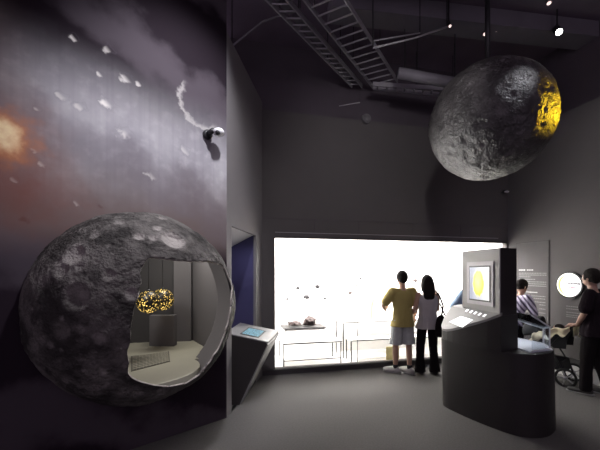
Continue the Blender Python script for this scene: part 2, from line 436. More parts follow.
# opening broken into the shell (a real hole, cut where its outline lies on the shell)
OP = [(147,258),(170,260.5),(200,262),(216,263),(226,269),(232,286),(231.5,305),(227.5,325),(221,343),(211,360.5),(199,375),(186,383.5),(165,386.5),(140,382),(129,375),(130,350),(133,320),(137,300),(142,285),(142,272)]
def inside(xs, ys, poly):
    c = np.zeros(len(xs), bool); j = len(poly)-1
    for i in range(len(poly)):
        xi, yi = poly[i]; xj, yj = poly[j]
        cond = ((yi > ys) != (yj > ys)) & (xs < (xj-xi)*(ys-yi)/(yj-yi+1e-12)+xi)
        c ^= cond; j = i
    return c
jit = np.array([noise.noise(V(c)*25) for c in co])*1.6
# only the half of the shell on the viewer's side
view = (W-np.array([0,0,H])); facing = np.einsum('ij,ij->i', co, view) < 0
ins = inside(px_+jit, py_+jit, OP) & facing
kv = keep & ~ins
fk = kv[fc].all(axis=1)
fc2 = fc[fk]
used = np.unique(fc2); remap = -np.ones(len(co), int); remap[used] = np.arange(len(used))
t = thing('hollow_moon_model', 'large dark cratered half moon on the mural wall with a broken open showcase window', 'moon model', (MC.x, MC.y, MC.z-MR))
me = np_mesh('moon_shell', (W-np.array([MC.x, MC.y, MC.z-MR]))[used], remap[fc2],
             [moon_mat('hollow moon surface', (.026,.023,.022), (.40,.37,.35), .75, .3, 45), M['liner'], M['rim']], pale[used])
g = bpy.data.objects.new('moon_shell', me); C.objects.link(g); g.parent = t
so = g.modifiers.new('s', 'SOLIDIFY'); so.thickness = .014; so.offset = -1; so.material_offset = 1; so.material_offset_rim = 2; so.use_rim = True
# calm the cut edge so that it does not follow the mesh triangles
b_ = bmesh.new(); b_.from_mesh(me)
for _ in range(5):
    nw = {}
    for v in b_.verts:
        if v.is_boundary:
            q = [e.other_vert(v).co for e in v.link_edges if e.is_boundary]
            if len(q) == 2: nw[v] = v.co*.4+(q[0]+q[1])*.3
    for v, c_ in nw.items(): v.co = c_
b_.to_mesh(me); b_.free()
# smooth grey lining inside the shell
LRAD = MR*.962
W2 = co*LRAD+np.array(MC[:]); px2 = 300+F*W2[:, 0]/W2[:, 1]; py2 = CY-F*(W2[:, 2]-H)/W2[:, 1]
ocx, ocy = 182, 322
OP2 = [(ocx+(x-ocx)*1.07, ocy+(y-ocy)*1.06) for x, y in OP]
kv2 = keep & ~(inside(px2, py2, OP2) & (np.einsum('ij,ij->i', co, W2-np.array([0,0,H])) < 0))
fc3 = fc[kv2[fc].all(axis=1)]; used2 = np.unique(fc3); rm2 = -np.ones(len(co), int); rm2[used2] = np.arange(len(used2))
me2 = np_mesh('inner_lining', (W2-np.array([MC.x, MC.y, MC.z-MR]))[used2], rm2[fc3], [M['wall_pale']])
g2 = bpy.data.objects.new('inner_lining', me2); C.objects.link(g2); g2.parent = t; g2['label'] = 'smooth grey inner lining'
g2.modifiers.new('s', 'SOLIDIFY').thickness = .004

# showcase contents: two perforated glowing globes, plinth, map plate
def perf_mat():
    m = bpy.data.materials.new('perforated glowing globe'); m.use_nodes = True; nt = m.node_tree; N = nt.nodes; L = nt.links
    b = N['Principled BSDF']; b.inputs['Base Color'].default_value = (.02,.018,.012,1); b.inputs['Roughness'].default_value = .4
    tc = N.new('ShaderNodeTexCoord'); v = N.new('ShaderNodeTexVoronoi'); v.inputs['Scale'].default_value = 52; L.new(tc.outputs['Object'], v.inputs['Vector'])
    r = N.new('ShaderNodeMapRange'); r.inputs[1].default_value = .30; r.inputs[2].default_value = .38; r.inputs[3].default_value = 1; r.inputs[4].default_value = 0; L.new(v.outputs['Distance'], r.inputs[0])
    n = N.new('ShaderNodeTexNoise'); n.inputs['Scale'].default_value = 14; L.new(tc.outputs['Object'], n.inputs['Vector'])
    r2 = N.new('ShaderNodeMapRange'); r2.inputs[1].default_value = .35; r2.inputs[2].default_value = .65; r2.inputs[4].default_value = 2.6; L.new(n.outputs['Fac'], r2.inputs[0])
    mu = N.new('ShaderNodeMath'); mu.operation = 'MULTIPLY'; L.new(r.outputs[0], mu.inputs[0]); L.new(r2.outputs[0], mu.inputs[1])
    b.inputs['Emission Color'].default_value = (1,.66,.16,1); L.new(mu.outputs[0], b.inputs['Emission Strength']); return m
PM = perf_mat()
for x, y, Y, r, lab in ((162.5,299.5,3.95,.128,'pierced globe lamp with yellow light dots, right one in the moon showcase'), (148.5,302,3.62,.122,'pierced globe lamp with yellow light dots, left one in the moon showcase')):
    c = at(x, y, Y)
    t = thing('pierced_globe_lamp', lab, 'lamp', (c.x, c.y, c.z-r), group=None)
    bm = bmesh.new(); ell(bm, c, r, 4); part('globe', bm, PM, t, True)
    bm = bmesh.new(); tube(bm, [(c.x,c.y,c.z+r-.01),(c.x,c.y,2.299)], .0025, 6); part('hanging_wire', bm, M['blackmetal'], t, True)
    bm = bmesh.new(); tube(bm, [(c.x,c.y,c.z+r-.012),(c.x,c.y,c.z+r+.02)], [.03,.012], 16); part('top_cap', bm, M['blackmetal'], t, True)
bm = bmesh.new(); c = at(164, 322, 4.18)
box(bm, (c.x-.16, 4.12, .751), (c.x+.15, 4.22, c.z+.09), bev=.004)
single('plinth', bm, M['wall_pale'], 'plain grey plinth behind the pierced globe lamps in the moon showcase', 'plinth')
bm = bmesh.new()
def shelf_pt(x, y): 
    Y = F*(H-.757)/(y-CY); return V(((x-300)/F*Y, Y, .757))
g4 = [shelf_pt(131,371), shelf_pt(170,361), shelf_pt(169,351), shelf_pt(131,356)]
quad_plate(bm, [V((p.x,p.y,.7505)) for p in g4], (0,0,1), .006)
M['plate'] = mat('dark engraved plate', (.12,.11,.09), .6, var=.1)
t = thing('engraved_floor_plate', 'dark ruled plate lying on the pale floor of the moon showcase', 'information plate', (g4[0].x, g4[0].y, .7505))
part('plate', bm, M['plate'], t)
bm = bmesh.new()
for k in range(9):
    u = (k+.7)/9.4
    a = g4[0].lerp(g4[3], u); b_ = g4[1].lerp(g4[2], u)
    a2 = a.lerp(b_, .04); b2 = a.lerp(b_, .96); wv = (g4[3]-g4[0])*.035
    quad_plate(bm, [a2, b2, b2+wv, a2+wv], (0,0,1), .0015)
for k in range(12):
    u = (k+.5)/12
    a = g4[0].lerp(g4[1], u); b_ = g4[3].lerp(g4[2], u); wv = (g4[1]-g4[0])*.008
    quad_plate(bm, [a, b_, b_+wv, a+wv], (0,0,1), .0018)
part('ruled_lines', bm, M['shelf'], t)

# ------------------------------------------------------------ console at the recess
t = thing('sloping_touch_console', 'dark wedge shaped touchscreen console with silver top leaning out of the left wall recess', 'console', (-.85,4.55,0))
Y0, Y1 = 4.17, 4.97
prof = [(-.95,0),(-.765,0),(-.415,.765),(-.425,.785),(-.95,.90)]
bm = bmesh.new()
a = [bm.verts.new((x, Y0, z)) for x, z in prof]; b_ = [bm.verts.new((x+(.04 if i in (2,3) else 0)+.05, Y1, z)) for i, (x, z) in enumerate(prof)]
bm.faces.new(a); bm.faces.new(b_[::-1])
for i in range(5): bm.faces.new((a[i], b_[i], b_[(i+1)%5], a[(i+1)%5]))
part('console_body', bm, M['kbody'], t)
bm = bmesh.new(); n = V((.91,0,-.41))
quad_plate(bm, [(-.763,Y0,.002),(-.413,Y0,.765),(-.323,Y1,.765),(-.713,Y1,.002)], n, .012); part('silver_front', bm, M['silver'], t)
bm = bmesh.new(); tn = V((.21,0,.977))
quad_plate(bm, [(-.95,Y0,.901),(-.405,Y0,.785),(-.320,Y1,.785),(-.90,Y1,.905)], tn, .012); part('console_top', bm, M['silver'], t)
def ct(u, v, lift=.014):
    p = V((-.95,Y0,.901)).lerp(V((-.405,Y0,.785)), u); q = V((-.90,Y1,.905)).lerp(V((-.320,Y1,.785)), u)
    return p.lerp(q, v)+tn*lift
M['cscreen'] = mat('console screen picture', (.05,.1,.13), .3, emit=(.25,.5,.6), estr=.55, scale=9)
nt = M['cscreen'].node_tree
_n = nt.nodes.new('ShaderNodeTexNoise'); _n.inputs['Scale'].default_value = 16; _r = nt.nodes.new('ShaderNodeMapRange'); _r.inputs[1].default_value = .42; _r.inputs[2].default_value = .58; _r.inputs[3].default_value = .12; _r.inputs[4].default_value = .9
nt.links.new(_n.outputs['Fac'], _r.inputs[0]); nt.links.new(_r.outputs[0], nt.nodes['Principled BSDF'].inputs['Emission Strength'])
bm = bmesh.new(); quad_plate(bm, [ct(.30,.12), ct(.74,.12), ct(.74,.72), ct(.30,.72)], tn, .004); fr_ = part('screen_frame', bm, M['blackmetal'], t)
bm = bmesh.new(); quad_plate(bm, [ct(.33,.16,.0185), ct(.71,.16,.0185), ct(.71,.67,.0185), ct(.33,.67,.0185)], tn, .001); part('screen', bm, M['cscreen'], fr_)

# ------------------------------------------------------------ display case in the back wall
t = thing('wall_display_case', 'long brightly lit white display case with meteorites set in the back wall', 'display case', tuple(BK @ V((1.8,.3,0))), math.atan2(.227,.974))
def bkp(name, bm, m, par=None, smooth=False): bm.transform(BK); return part(name, bm, m, par or t, smooth)
D = .95
bm = bmesh.new(); box(bm, (CL-.02, .13+D-.13, 0), (CR+.0, D+.03, 2.5)); bkp('back_panel', bm, M['white'])
bm = bmesh.new(); box(bm, (CL-.04, .125, 0), (CL-.01, D, 2.5)); bkp('end_panel', bm, M['white'])
bm = bmesh.new(); box(bm, (CR+.01, .125, 0), (CR+.04, D+.03, 2.5)); bkp('end_panel', bm, M['white'])
bm = bmesh.new(); box(bm, (CL-.01, .125, .02), (CR+.01, D, CB-.012)); bkp('case_floor', bm, M['white'])
bm = bmesh.new(); box(bm, (CL-.01, .125, 2.44), (CR+.01, D, 2.5)); bkp('case_ceiling', bm, M['white'])
bm = bmesh.new()
box(bm, (CL, -.012, CT-.004), (CR, .05, CT+.03)); box(bm, (CL, -.015, CB-.05), (CR, .05, CB)); bkp('frame_rail', bm, M['frame'])
bm = bmesh.new(); box(bm, (CL, -.004, CT+.085), (CR-.2, .0, CT+.094)); bkp('reveal_strip', bm, M['steel'])
cuts = [CL, 1.037, 3.10, CR]
for a, b_ in zip(cuts, cuts[1:]):
    bm = bmesh.new(); box(bm, (a+.004, .02, CB), (b_-.004, .03, CT-.004)); bkp('glass_pane', bm, M['glass'])
M['seal'] = mat('grey glass joint', (.10,.10,.10), .5)
for s in cuts[1:-1]:
    bm = bmesh.new(); box(bm, (s-.004, .019, CB), (s+.004, .031, CT-.004)); bkp('glass_joint', bm, M['seal'])

M['tablewhite'] = mat('white case furniture', (.8,.79,.77), .6, var=.02)
M['tableedge'] = mat('grey table frame', (.03,.028,.028), .5, var=.05)
def case_table(label, s0, s1, y0, y1, ztop, lower=None):
    p = BK @ V(((s0+s1)/2, (y0+y1)/2, CB-.012))
    tt = thing('case_table', label, 'table', tuple(p), math.atan2(.227,.974))
    def q(name, b, m): b.transform(BK); return part(name, b, m, tt)
    b = bmesh.new(); box(b, (s0, y0, ztop-.03), (s1, y1, ztop), bev=.003); q('table_top', b, M['tablewhite'])
    b = bmesh.new(); box(b, (s0, y0-.006, ztop-.022), (s1, y0-.001, ztop-.006)); q('front_edge', b, M['tableedge'])
    for s in (s0+.012, s1-.012):
        for yy in (y0+.012, y1-.012):
            b = bmesh.new(); box(b, (s-.009, yy-.009, CB-.011), (s+.009, yy+.009, ztop-.03)); q('leg', b, M['tableedge'])
    if lower:
        b = bmesh.new(); box(b, (s0+.01, y0+.005, lower-.012), (s1-.01, y0+.02, lower)); q('stretcher', b, M['tableedge'])
    return tt
case_table('low white table with grey legs at the left end of the display case', -.26, .79, .14, .62, .47, .17)
case_table('tall white table with grey legs behind the standing man in the display case', .92, 3.9, .43, .85, .75)
case_table('low white table with grey front edge before the tall table in the display case', .96, 3.7, .14, .40, .47)
rt_ = thing('display_riser', 'small white legged riser on the low table carrying two brown meteorites', 'display stand', tuple(BK @ V((.14,.37,.471))), math.atan2(.227,.974))
bm = bmesh.new(); box(bm, (-.22,.2,.668), (.50,.55,.70), bev=.003); bm.transform(BK); part('riser_top', bm, M['tablewhite'], rt_)
for s_ in (-.21, .48):
    for y_ in (.21, .53):
        bm = bmesh.new(); box(bm, (s_, y_, .4705), (s_+.012, y_+.012, .668)); bm.transform(BK); part('leg', bm, M['tablewhite'], rt_)
bm = bmesh.new(); box(bm, (-.24,.17,.701), (.52,.58,.715), bev=.002); bm.transform(BK); single('display_board', bm, M['tableedge'], 'thin grey board on the white riser under the two meteorites', 'board')
def rock(c, r, seed, name, label, m, mount=None, group=None, cut=False):
    b = bmesh.new(); bmesh.ops.create_icosphere(b, subdivisions=4, radius=1)
    for v in b.verts:
        k = 1+.38*noise.fractal(v.co*1.4+V((seed*3.1,0,0)), 1, 2, 5)
        v.co = V((v.co.x*r[0], v.co.y*r[1], v.co.z*r[2]))*k
        if cut: v.co.z = max(v.co.z, -r[2]*.45)
    b.transform(Matrix.Translation(V(c)))
    if mount is None: 
        return single(name, b, m, label, 'rock', group, True)
    tt = thing(name, label, 'rock', tuple(c), group=group)
    part('stone', b, m, tt, True)
    b = bmesh.new(); tube(b, [V(c), mount], .0035, 6); part('mount_wire', b, M['steel'], tt, True)
    return tt
def bks(x, y, off):
    """point on the sight line at distance off behind the glass plane"""
    d = at(x, y, 1)-V((0,0,H)); d = V(((x-300)/F, 1, -(y-CY)/F)); o = V((0,0,H))
    inv = BK.inverted(); a = inv @ o; bq = (inv.to_3x3() @ d)
    k = (off-a.y)/bq.y; return o+d*k
def zr(c, z): c = c.copy(); c.z = z; return c
rock(zr(bks(294.5,322,.35), .7155+.045), (.12,.08,.05), 1, 'iron_meteorite', 'flat dark brown meteorite on the riser board at the left of the display case', M['rock'], cut=True)
rock(zr(bks(309.5,319,.35), .7155+.065), (.105,.09,.105), 5, 'stony_meteorite', 'large brown lumpy meteorite on the riser board beside the flat one', M['rock'], cut=True)
backy = D-.001
spots = [(306,277.5,.012,'tiny topmost stone of the mounted group at the left of the display case'),(298,288,.028,'small grey stone mounted left of centre above the meteorites'),(317.5,286.5,.036,'rounded grey stone mounted at the upper right above the meteorites'),
 (306.5,297,.042,'largest grey stone mounted in the middle just above the meteorites'),(287,299,.02,'small pale stone mounted at the far left of the display case'),(325,298.5,.02,'small pale stone mounted right of the large one above the meteorites'),
 (350,292.8,.03,'dark little stone mounted beside the first glass joint, lowest'),(356.5,285,.02,'dark little stone mounted just left of the first glass joint, middle'),(360.5,278.5,.022,'pale stone mounted at the top beside the first glass joint'),
 (367.5,281.5,.012,'tiny pale stone mounted right of the first glass joint'),(415.5,280.5,.032,'black stone mounted between the heads of the couple')]
for i, (x, y, r, lab) in enumerate(spots):
    c = bks(x, y, .45); inv = BK.inverted() @ c; mt = BK @ V((inv.x, backy, inv.z-.03))
    r *= 1.25; rock(c, (r, r*.8, r*.75), 10+i, 'mounted_stone', lab, M['rockgrey'] if i < 6 or i in (8,9) else M['rock'], mt, 'stones mounted in the display case')
# slender tan specimen
M['tan'] = mat('tan stone', (.5,.36,.26), .8, var=.2, scale=20, bump=.4)
b = bmesh.new(); c0 = bks(371,318,.62); c0.z = .751
tube(b, [c0+V((0,0,0)), c0+V((.01,0,.12)), c0+V((0,0,.28)), c0+V((.03,0,.42)), c0+V((.05,0,.47))], [.045,.03,.045,.04,.015], 12)
for v in b.verts: v.co += V((noise.noise(v.co*9), 0, noise.noise(v.co*9+V((4,4,4)))))*.02
for v in b.verts: v.co.z = max(v.co.z, .751)
single('standing_stone_specimen', b, M['tan'], 'slender tan stone specimen standing on the tall case table', 'specimen', smooth=True)
# curved wire ring behind the couple
b = bmesh.new(); cc = bks(424,284,.55); pts = []
ax = BK.to_3x3() @ V((1,0,0))
for k in range(25):
    a = math.pi*(-.12+1.24*k/24); pts.append(cc+ax*(.25*math.cos(a))+V((0,0,.25*math.sin(a))))
tt = thing('wire_ring_mount', 'pale curved wire ring stand behind the couple in the display case', 'display stand', (cc.x, cc.y, .751))
tube(b, pts, .006, 8); part('ring', b, M['tablewhite'], tt, True)
b = bmesh.new(); tube(b, [pts[0], pts[0]+V((-.03,0,-.2)), V((cc.x, cc.y, .78))], .008, 8); tube(b, [pts[-1], pts[-1]+V((.03,0,-.2)), V((cc.x, cc.y, .78))], .008, 8)
tube(b, [(cc.x,cc.y,.7515),(cc.x,cc.y,.78)], [.08,.05], 16); part('stand', b, M['tablewhite'], tt, True)
# pale yellow caption card
M['card'] = mat('pale yellow caption card', (.8,.72,.35), .7, var=.1, scale=14)
b = bmesh.new(); a_ = bks(386,353,.09); c_ = bks(399,346,.09)
p0 = BK.inverted() @ a_; p1 = BK.inverted() @ c_
box(b, (p0.x, .085, .074), (p1.x, .092, p1.z)); b.transform(BK); single('caption_card', b, M['card'], 'pale yellow card standing low in the display case beside the man', 'card')

# ------------------------------------------------------------ kiosk
t = thing('monitor_kiosk', 'tall dark rounded kiosk with silver monitor head, lit keypad desk and glass cover', 'kiosk', (2.35,3.85,0))
plan = [(1.80,4.12),(1.86,3.96),(1.945,3.77),(2.08,3.54),(2.20,3.39),(2.28,3.345),(2.40,3.33),(2.52,3.36),(2.63,3.43),(2.73,3.52),(2.81,3.62),(2.87,3.76),(2.88,3.92),(2.82,4.08),(2.68,4.22),(2.48,4.31),(2.25,4.35),(2.03,4.35),(1.89,4.31),(1.82,4.22)]
def smooth_poly(p, n=3):
    for _ in range(n):
        q = []
        for i in range(len(p)):
            a, b = p[i], p[(i+1)%len(p)]
            q += [(a[0]*.75+b[0]*.25, a[1]*.75+b[1]*.25), (a[0]*.25+b[0]*.75, a[1]*.25+b[1]*.75)]
        p = q
    return p
sp_ = smooth_poly(plan, 2)
top = [(x-.02, y) for x, y in sp_]
bm = bmesh.new()
def loft(bm, rings, capb=True, capt=True):
    vr = [[bm.verts.new(p) for p in r] for r in rings]
    for a, b in zip(vr, vr[1:]):
        n = len(a)
        for i in range(n): bm.faces.new((a[i], a[(i+1)%n], b[(i+1)%n], b[i]))
    if capb: bm.faces.new(vr[0][::-1])
    if capt: bm.faces.new(vr[-1])
BT = .845
loft(bm, [[(x, y, 0) for x, y in sp_], [(x, y, BT-.01) for x, y in top], [((x-2.3)*.997+2.3, (y-3.85)*.997+3.85, BT) for x, y in top]])
part('pedestal', bm, M['kbody'], t)
XC = 2.335
def clipx(p, xm):
    out = []
    for i in range(len(p)):
        a, b = p[i], p[(i+1)%len(p)]
        if a[0] <= xm: out.append(a)
        if (a[0] <= xm) != (b[0] <= xm):
            u = (xm-a[0])/(b[0]-a[0]); out.append((xm, a[1]+(b[1]-a[1])*u))
    return out
left = [(1.79,4.13),(1.80,4.04),(1.825,3.95),(1.86,3.86),(1.90,3.77),(1.95,3.67),(2.015,3.55),(2.095,3.44),(2.35,3.56),(2.34,4.25),(2.25,4.31),(2.10,4.33),(1.99,4.33),(1.89,4.31),(1.82,4.24)]
FN = (2.10,3.45); FF = (2.03,4.10)
def ztop(x, y):
    xf = FN[0]+(y-FN[1])/(FF[1]-FN[1])*(FF[0]-FN[0])
    return .965+.29*max(0, min(1, (x-1.78)/(xf-1.78)))**1.1
smooth_left = left
bm = bmesh.new()
lz = [[(x, y, BT+.001) for x, y in left], [(x, y, ztop(x, y)-.03) for x, y in left]]
loft(bm, lz); part('upper_body', bm, M['kbody'], t)
# silver desk: fan of slices so that the curve is kept
def desk_poly(): 
    return [(2.0+(x-2.0)*1.012, 3.85+(y-3.85)*1.008) for x, y in clipx(smooth_left, 2.11)]
dp = desk_poly()
bm = bmesh.new()
n = len(dp); cxy = (2.02, 3.9)
def desk(bm, z_off):
    rings = []
    for s in (1, .75, .5, .25):
        rings.append([bm.verts.new((cxy[0]+(x-cxy[0])*s, cxy[1]+(y-cxy[1])*s, ztop(cxy[0]+(x-cxy[0])*s, cxy[1]+(y-cxy[1])*s)+z_off)) for x, y in dp])
    c = bm.verts.new((*cxy, ztop(*cxy)+z_off))
    for a, b in zip(rings, rings[1:]):
        for i in range(n): bm.faces.new((a[i], a[(i+1)%n], b[(i+1)%n], b[i]))
    for i in range(n): bm.faces.new((rings[-1][i], rings[-1][(i+1)%n], c))
    return rings[0]
r0 = desk(bm, 0); r1 = desk(bm, -.028)
for i in range(n): bm.faces.new((r0[i], r0[(i+1)%n], r1[(i+1)%n], r1[i]))
part('control_desk', bm, M['silver'], t)
# keypad and buttons follow the desk
M['lit'] = mat('lit white key', (.8,.8,.8), .4, emit=(.95,.97,1), estr=.95, var=.03)
def desk_hit(x, y):
    lo, hi = 3.0, 5.0
    for _ in range(50):
        m_ = (lo+hi)/2; p = at(x, y, m_)
        if p.z > ztop(p.x, p.y)+.002: lo = m_
        else: hi = m_
    return at(x, y, (lo+hi)/2)
def on_desk(name, pts, par, th=.004):
    b = bmesh.new(); P = [desk_hit(*q) for q in pts]; quad_plate(b, P, V((-.5,0,.86)), th); return part(name, b, M['lit'], par)
on_desk('touch_pad', [(449.5,322),(461,316.5),(473,320),(462.5,327.5)], t)
for x, y in ((467,310.6),(471.2,311.8),(475.4,313),(479.8,314.3),(484.6,315.6)):
    on_desk('push_button', [(x-2.2,y+.9),(x+.4,y-1.3),(x+2.2,y-.8),(x-.4,y+1.4)], t)
# monitor head
nr, fr2, nb, fb = (2.10,3.45), (2.03,4.10), (2.345,3.57), (2.335,4.05)
ZB, ZT = 1.245, 1.935
bm = bmesh.new(); prism(bm, [nr, nb, fb, fr2], ZB-.03, ZT); part('monitor_housing', bm, M['kbody'], t)
bm = bmesh.new(); prism(bm, [(2.28,3.565),(2.345,3.57),(2.335,4.05),(2.28,4.05)], BT, ZB+.2); part('rear_panel', bm, M['kbody'], t)
fn = V((FF[1]-FN[1], -(FF[0]-FN[0]), 0)).normalized()*-1    # outward, towards -x
def fp(u, v, lift): 
    p = V((*FN, 0)).lerp(V((*FF, 0)), u); return V((p.x, p.y, ZB+(ZT-ZB)*v))+fn*lift
def fplate(name, u0, v0, u1, v1, l0, th, m, par):
    b = bmesh.new(); quad_plate(b, [fp(u0,v0,l0), fp(u1,v0,l0), fp(u1,v1,l0), fp(u0,v1,l0)], fn, th); return part(name, b, m, par)
face = fplate('silver_face', 0, 0, 1, 1, .0005, .014, M['silver'], t)
bez = fplate('screen_bezel', .13, .09, .83, .80, .015, .010, M['steel'], t)
def screen_mat():
    m = bpy.data.materials.new('lit sun picture screen'); m.use_nodes = True; nt = m.node_tree; N = nt.nodes; L = nt.links
    b = N['Principled BSDF']; b.inputs['Base Color'].default_value = (.02,.02,.02,1); b.inputs['Roughness'].default_value = .2
    tc = N.new('ShaderNodeTexCoord'); mp = N.new('ShaderNodeMapping')
    L.new(tc.outputs['Generated'], mp.inputs[0])
    sx = N.new('ShaderNodeSeparateXYZ'); L.new(mp.outputs[0], sx.inputs[0])
    def val(op, a, bb=None):
        n = N.new('ShaderNodeMath'); n.operation = op
        for i, q in enumerate((a, bb)):
            if q is None: continue
            if isinstance(q, (int, float)): n.inputs[i].default_value = q
            else: L.new(q, n.inputs[i])
        return n.outputs[0]
    # Y of generated: 0 = near side of the screen, 1 = far side (left in the picture)
    dx = val('DIVIDE', val('SUBTRACT', sx.outputs[1], .54), .32); dz = val('DIVIDE', val('SUBTRACT', sx.outputs[2], .5), .46)
    d = val('SQRT', val('ADD', val('MULTIPLY', dx, dx), val('MULTIPLY', dz, dz)))
    n = N.new('ShaderNodeTexNoise'); n.inputs['Scale'].default_value = 6; L.new(tc.outputs['Generated'], n.inputs['Vector'])
    d = val('ADD', d, val('MULTIPLY', val('SUBTRACT', n.outputs['Fac'], .5), .3))
    cr = N.new('ShaderNodeValToRGB'); L.new(d, cr.inputs[0]); e = cr.color_ramp.elements
    e[0].position = 0; e[0].color = (1,.92,.25,1); e[1].position = .8; e[1].color = (.95,.75,.02,1)
    q = e.new(.95); q.color = (.8,.8,.85,1)
    side = N.new('ShaderNodeValToRGB'); L.new(sx.outputs[1], side.inputs[0]); s = side.color_ramp.elements
    s[0].position = .0; s[0].color = (1,1,1,1); s[1].position = .9; s[1].color = (.30,.33,.45,1)
    f = N.new('ShaderNodeMapRange'); L.new(d, f.inputs[0]); f.inputs[1].default_value = .88; f.inputs[2].default_value = .98
    mx = N.new('ShaderNodeMix'); mx.data_type = 'RGBA'; L.new(f.outputs[0], mx.inputs[0]); L.new(cr.outputs[0], mx.inputs[6]); L.new(side.outputs[0], mx.inputs[7])
    L.new(mx.outputs[2], b.inputs['Emission Color']); b.inputs['Emission Strength'].default_value = 1.0; return m
M['screen'] = screen_mat()
bb = fplate('screen_border', .19, .15, .76, .735, .0255, .003, M['blackmetal'], bez)
fplate('screen', .215, .175, .735, .71, .029, .002, M['screen'], bez)
# glass cover on the low end of the kiosk
g0 = [(2.40,3.42),(2.68,3.54),(2.80,3.80),(2.70,4.08),(2.40,4.20)]
def gz(x, y): return 1.225-(x-2.40)*.5
M['acrylic'] = glass_mat('clear cover glass', (.93,.95,.97), .12)
for i in range(len(g0)-1):
    a, b_ = g0[i], g0[i+1]; bm = bmesh.new()
    nn = V((b_[1]-a[1], -(b_[0]-a[0]), 0)).normalized()
    quad_plate(bm, [(*a, BT+.012), (*b_, BT+.012), (*b_, gz(*b_)), (*a, gz(*a))], nn, .005); part('cover_side', bm, M['acrylic'], t)
bm = bmesh.new(); prism(bm, g0, lambda x, y: gz(x, y)+.001, lambda x, y: gz(x, y)+.008); part('cover_top', bm, M['acrylic'], t)
M['edge'] = mat('pale cover edging', (.75,.75,.78), .4, .3, var=.05)
bm = bmesh.new()
tube(bm, [V((*p, gz(*p)+.006)) for p in g0], .008, 6)
tube(bm, [V((*p, BT+.014)) for p in g0], .007, 6)
tube(bm, [V((*g0[1], BT+.01)), V((*g0[1], gz(*g0[1])))], .006, 6)
tube(bm, [V((*g0[2], BT+.01)), V((*g0[2], gz(*g0[2])))], .006, 6)
part('cover_edging', bm, M['edge'], t)
bm = bmesh.new(); prism(bm, [(2.37,3.40),(2.69,3.51),(2.83,3.80),(2.72,4.10),(2.37,4.22)], BT+.001, BT+.010); part('display_tray', bm, mat('pale blue grey tray', (.5,.53,.6), .4, var=.05), t)

# ------------------------------------------------------------ wall signs
RZ = math.atan2(-.974,.227)
def rwall(x, y):
    tt_ = (x-300)/F; Y = 23.92/(1+4.291*tt_); p = at(x, y, Y); q = RW.inverted() @ p; return q.x, q.z
s0, z1 = rwall(517, 246); s1, _ = rwall(549, 241)
M['panel'] = mat('grey information panel', (.115,.11,.113), .9, var=.04, spec=.1)
M['ptext'] = mat('white panel lettering', (.5,.5,.5), .6)
M['ptext2'] = mat('pale panel lettering', (.22,.215,.22), .6)
t = thing('information_panel', 'tall grey text panel on the right wall beside the round sign', 'sign', tuple(RW @ V(((s0+s1)/2, -.01, .55))), RZ)
bm = bmesh.new(); box(bm, (s0, -.014, .55), (s1, -.002, 2.215), bev=.002); bm.transform(RW); part('panel', bm, M['panel'], t)
bm = bmesh.new(); box(bm, (s0-.008, -.010, .54), (s1+.008, -.001, 2.225)); bm.transform(RW); part('panel_shadow_gap', bm, M['frame'], t)
def text_line(b, xa, xb, y, hpx):
    sa, za = rwall(xa, y); sb, zb = rwall(xb, y); z = (za+zb)/2; x = sa; hh_ = hpx*.0185
    while x < sb:
        w = random.uniform(.012, .035); w = min(w, sb-x)
        box(b, (x, -.0155, z-hh_/2), (x+w, -.0143, z+hh_/2)); x += w+.008
bm = bmesh.new(); text_line(bm, 519.5, 526, 270, 1.5); text_line(bm, 527.5, 534, 270, 1.1); text_line(bm, 527, 538, 292.2, .9); bm.transform(RW); part('heading_lettering', bm, M['ptext'], t)
bm = bmesh.new()
for xa, xb, y in ((519.5,547,273.2),(519.5,547,275),(519.5,531,276.8),(519.5,536,279.2),(521,547,281.8),(521,547,283.8),(522,547,285.8),(527,546,296),(528,546,298.4),(531,546,302),(540,546,305),(540,546,309),(540,546,313)): text_line(bm, xa, xb, y, .8)
bm.transform(RW); part('body_lettering', bm, M['ptext2'], t)
# small caption below the sign
t = thing('wall_caption', 'small grey text caption on the right wall under the round sign', 'sign', tuple(RW @ V((rwall(574,317)[0], -.005, rwall(574,318)[1]))), RZ)
a_, za = rwall(565, 318); b2, zb = rwall(583, 303)
bm = bmesh.new(); box(bm, (a_, -.005, za), (b2, -.001, zb)); bm.transform(RW); part('plate', bm, M['wall_right'], t)
bm = bmesh.new()
for y in (306,308.5,312,314.5,316.3):
    sa, zz = rwall(566.5, y); sb, _ = rwall(581, y); x = sa
    while x < sb:
        w = min(random.uniform(.012,.03), sb-x); box(bm, (x, -.0065, zz-.006), (x+w, -.0052, zz+.006)); x += w+.008
bm.transform(RW); part('lettering', bm, M['ptext2'], t)
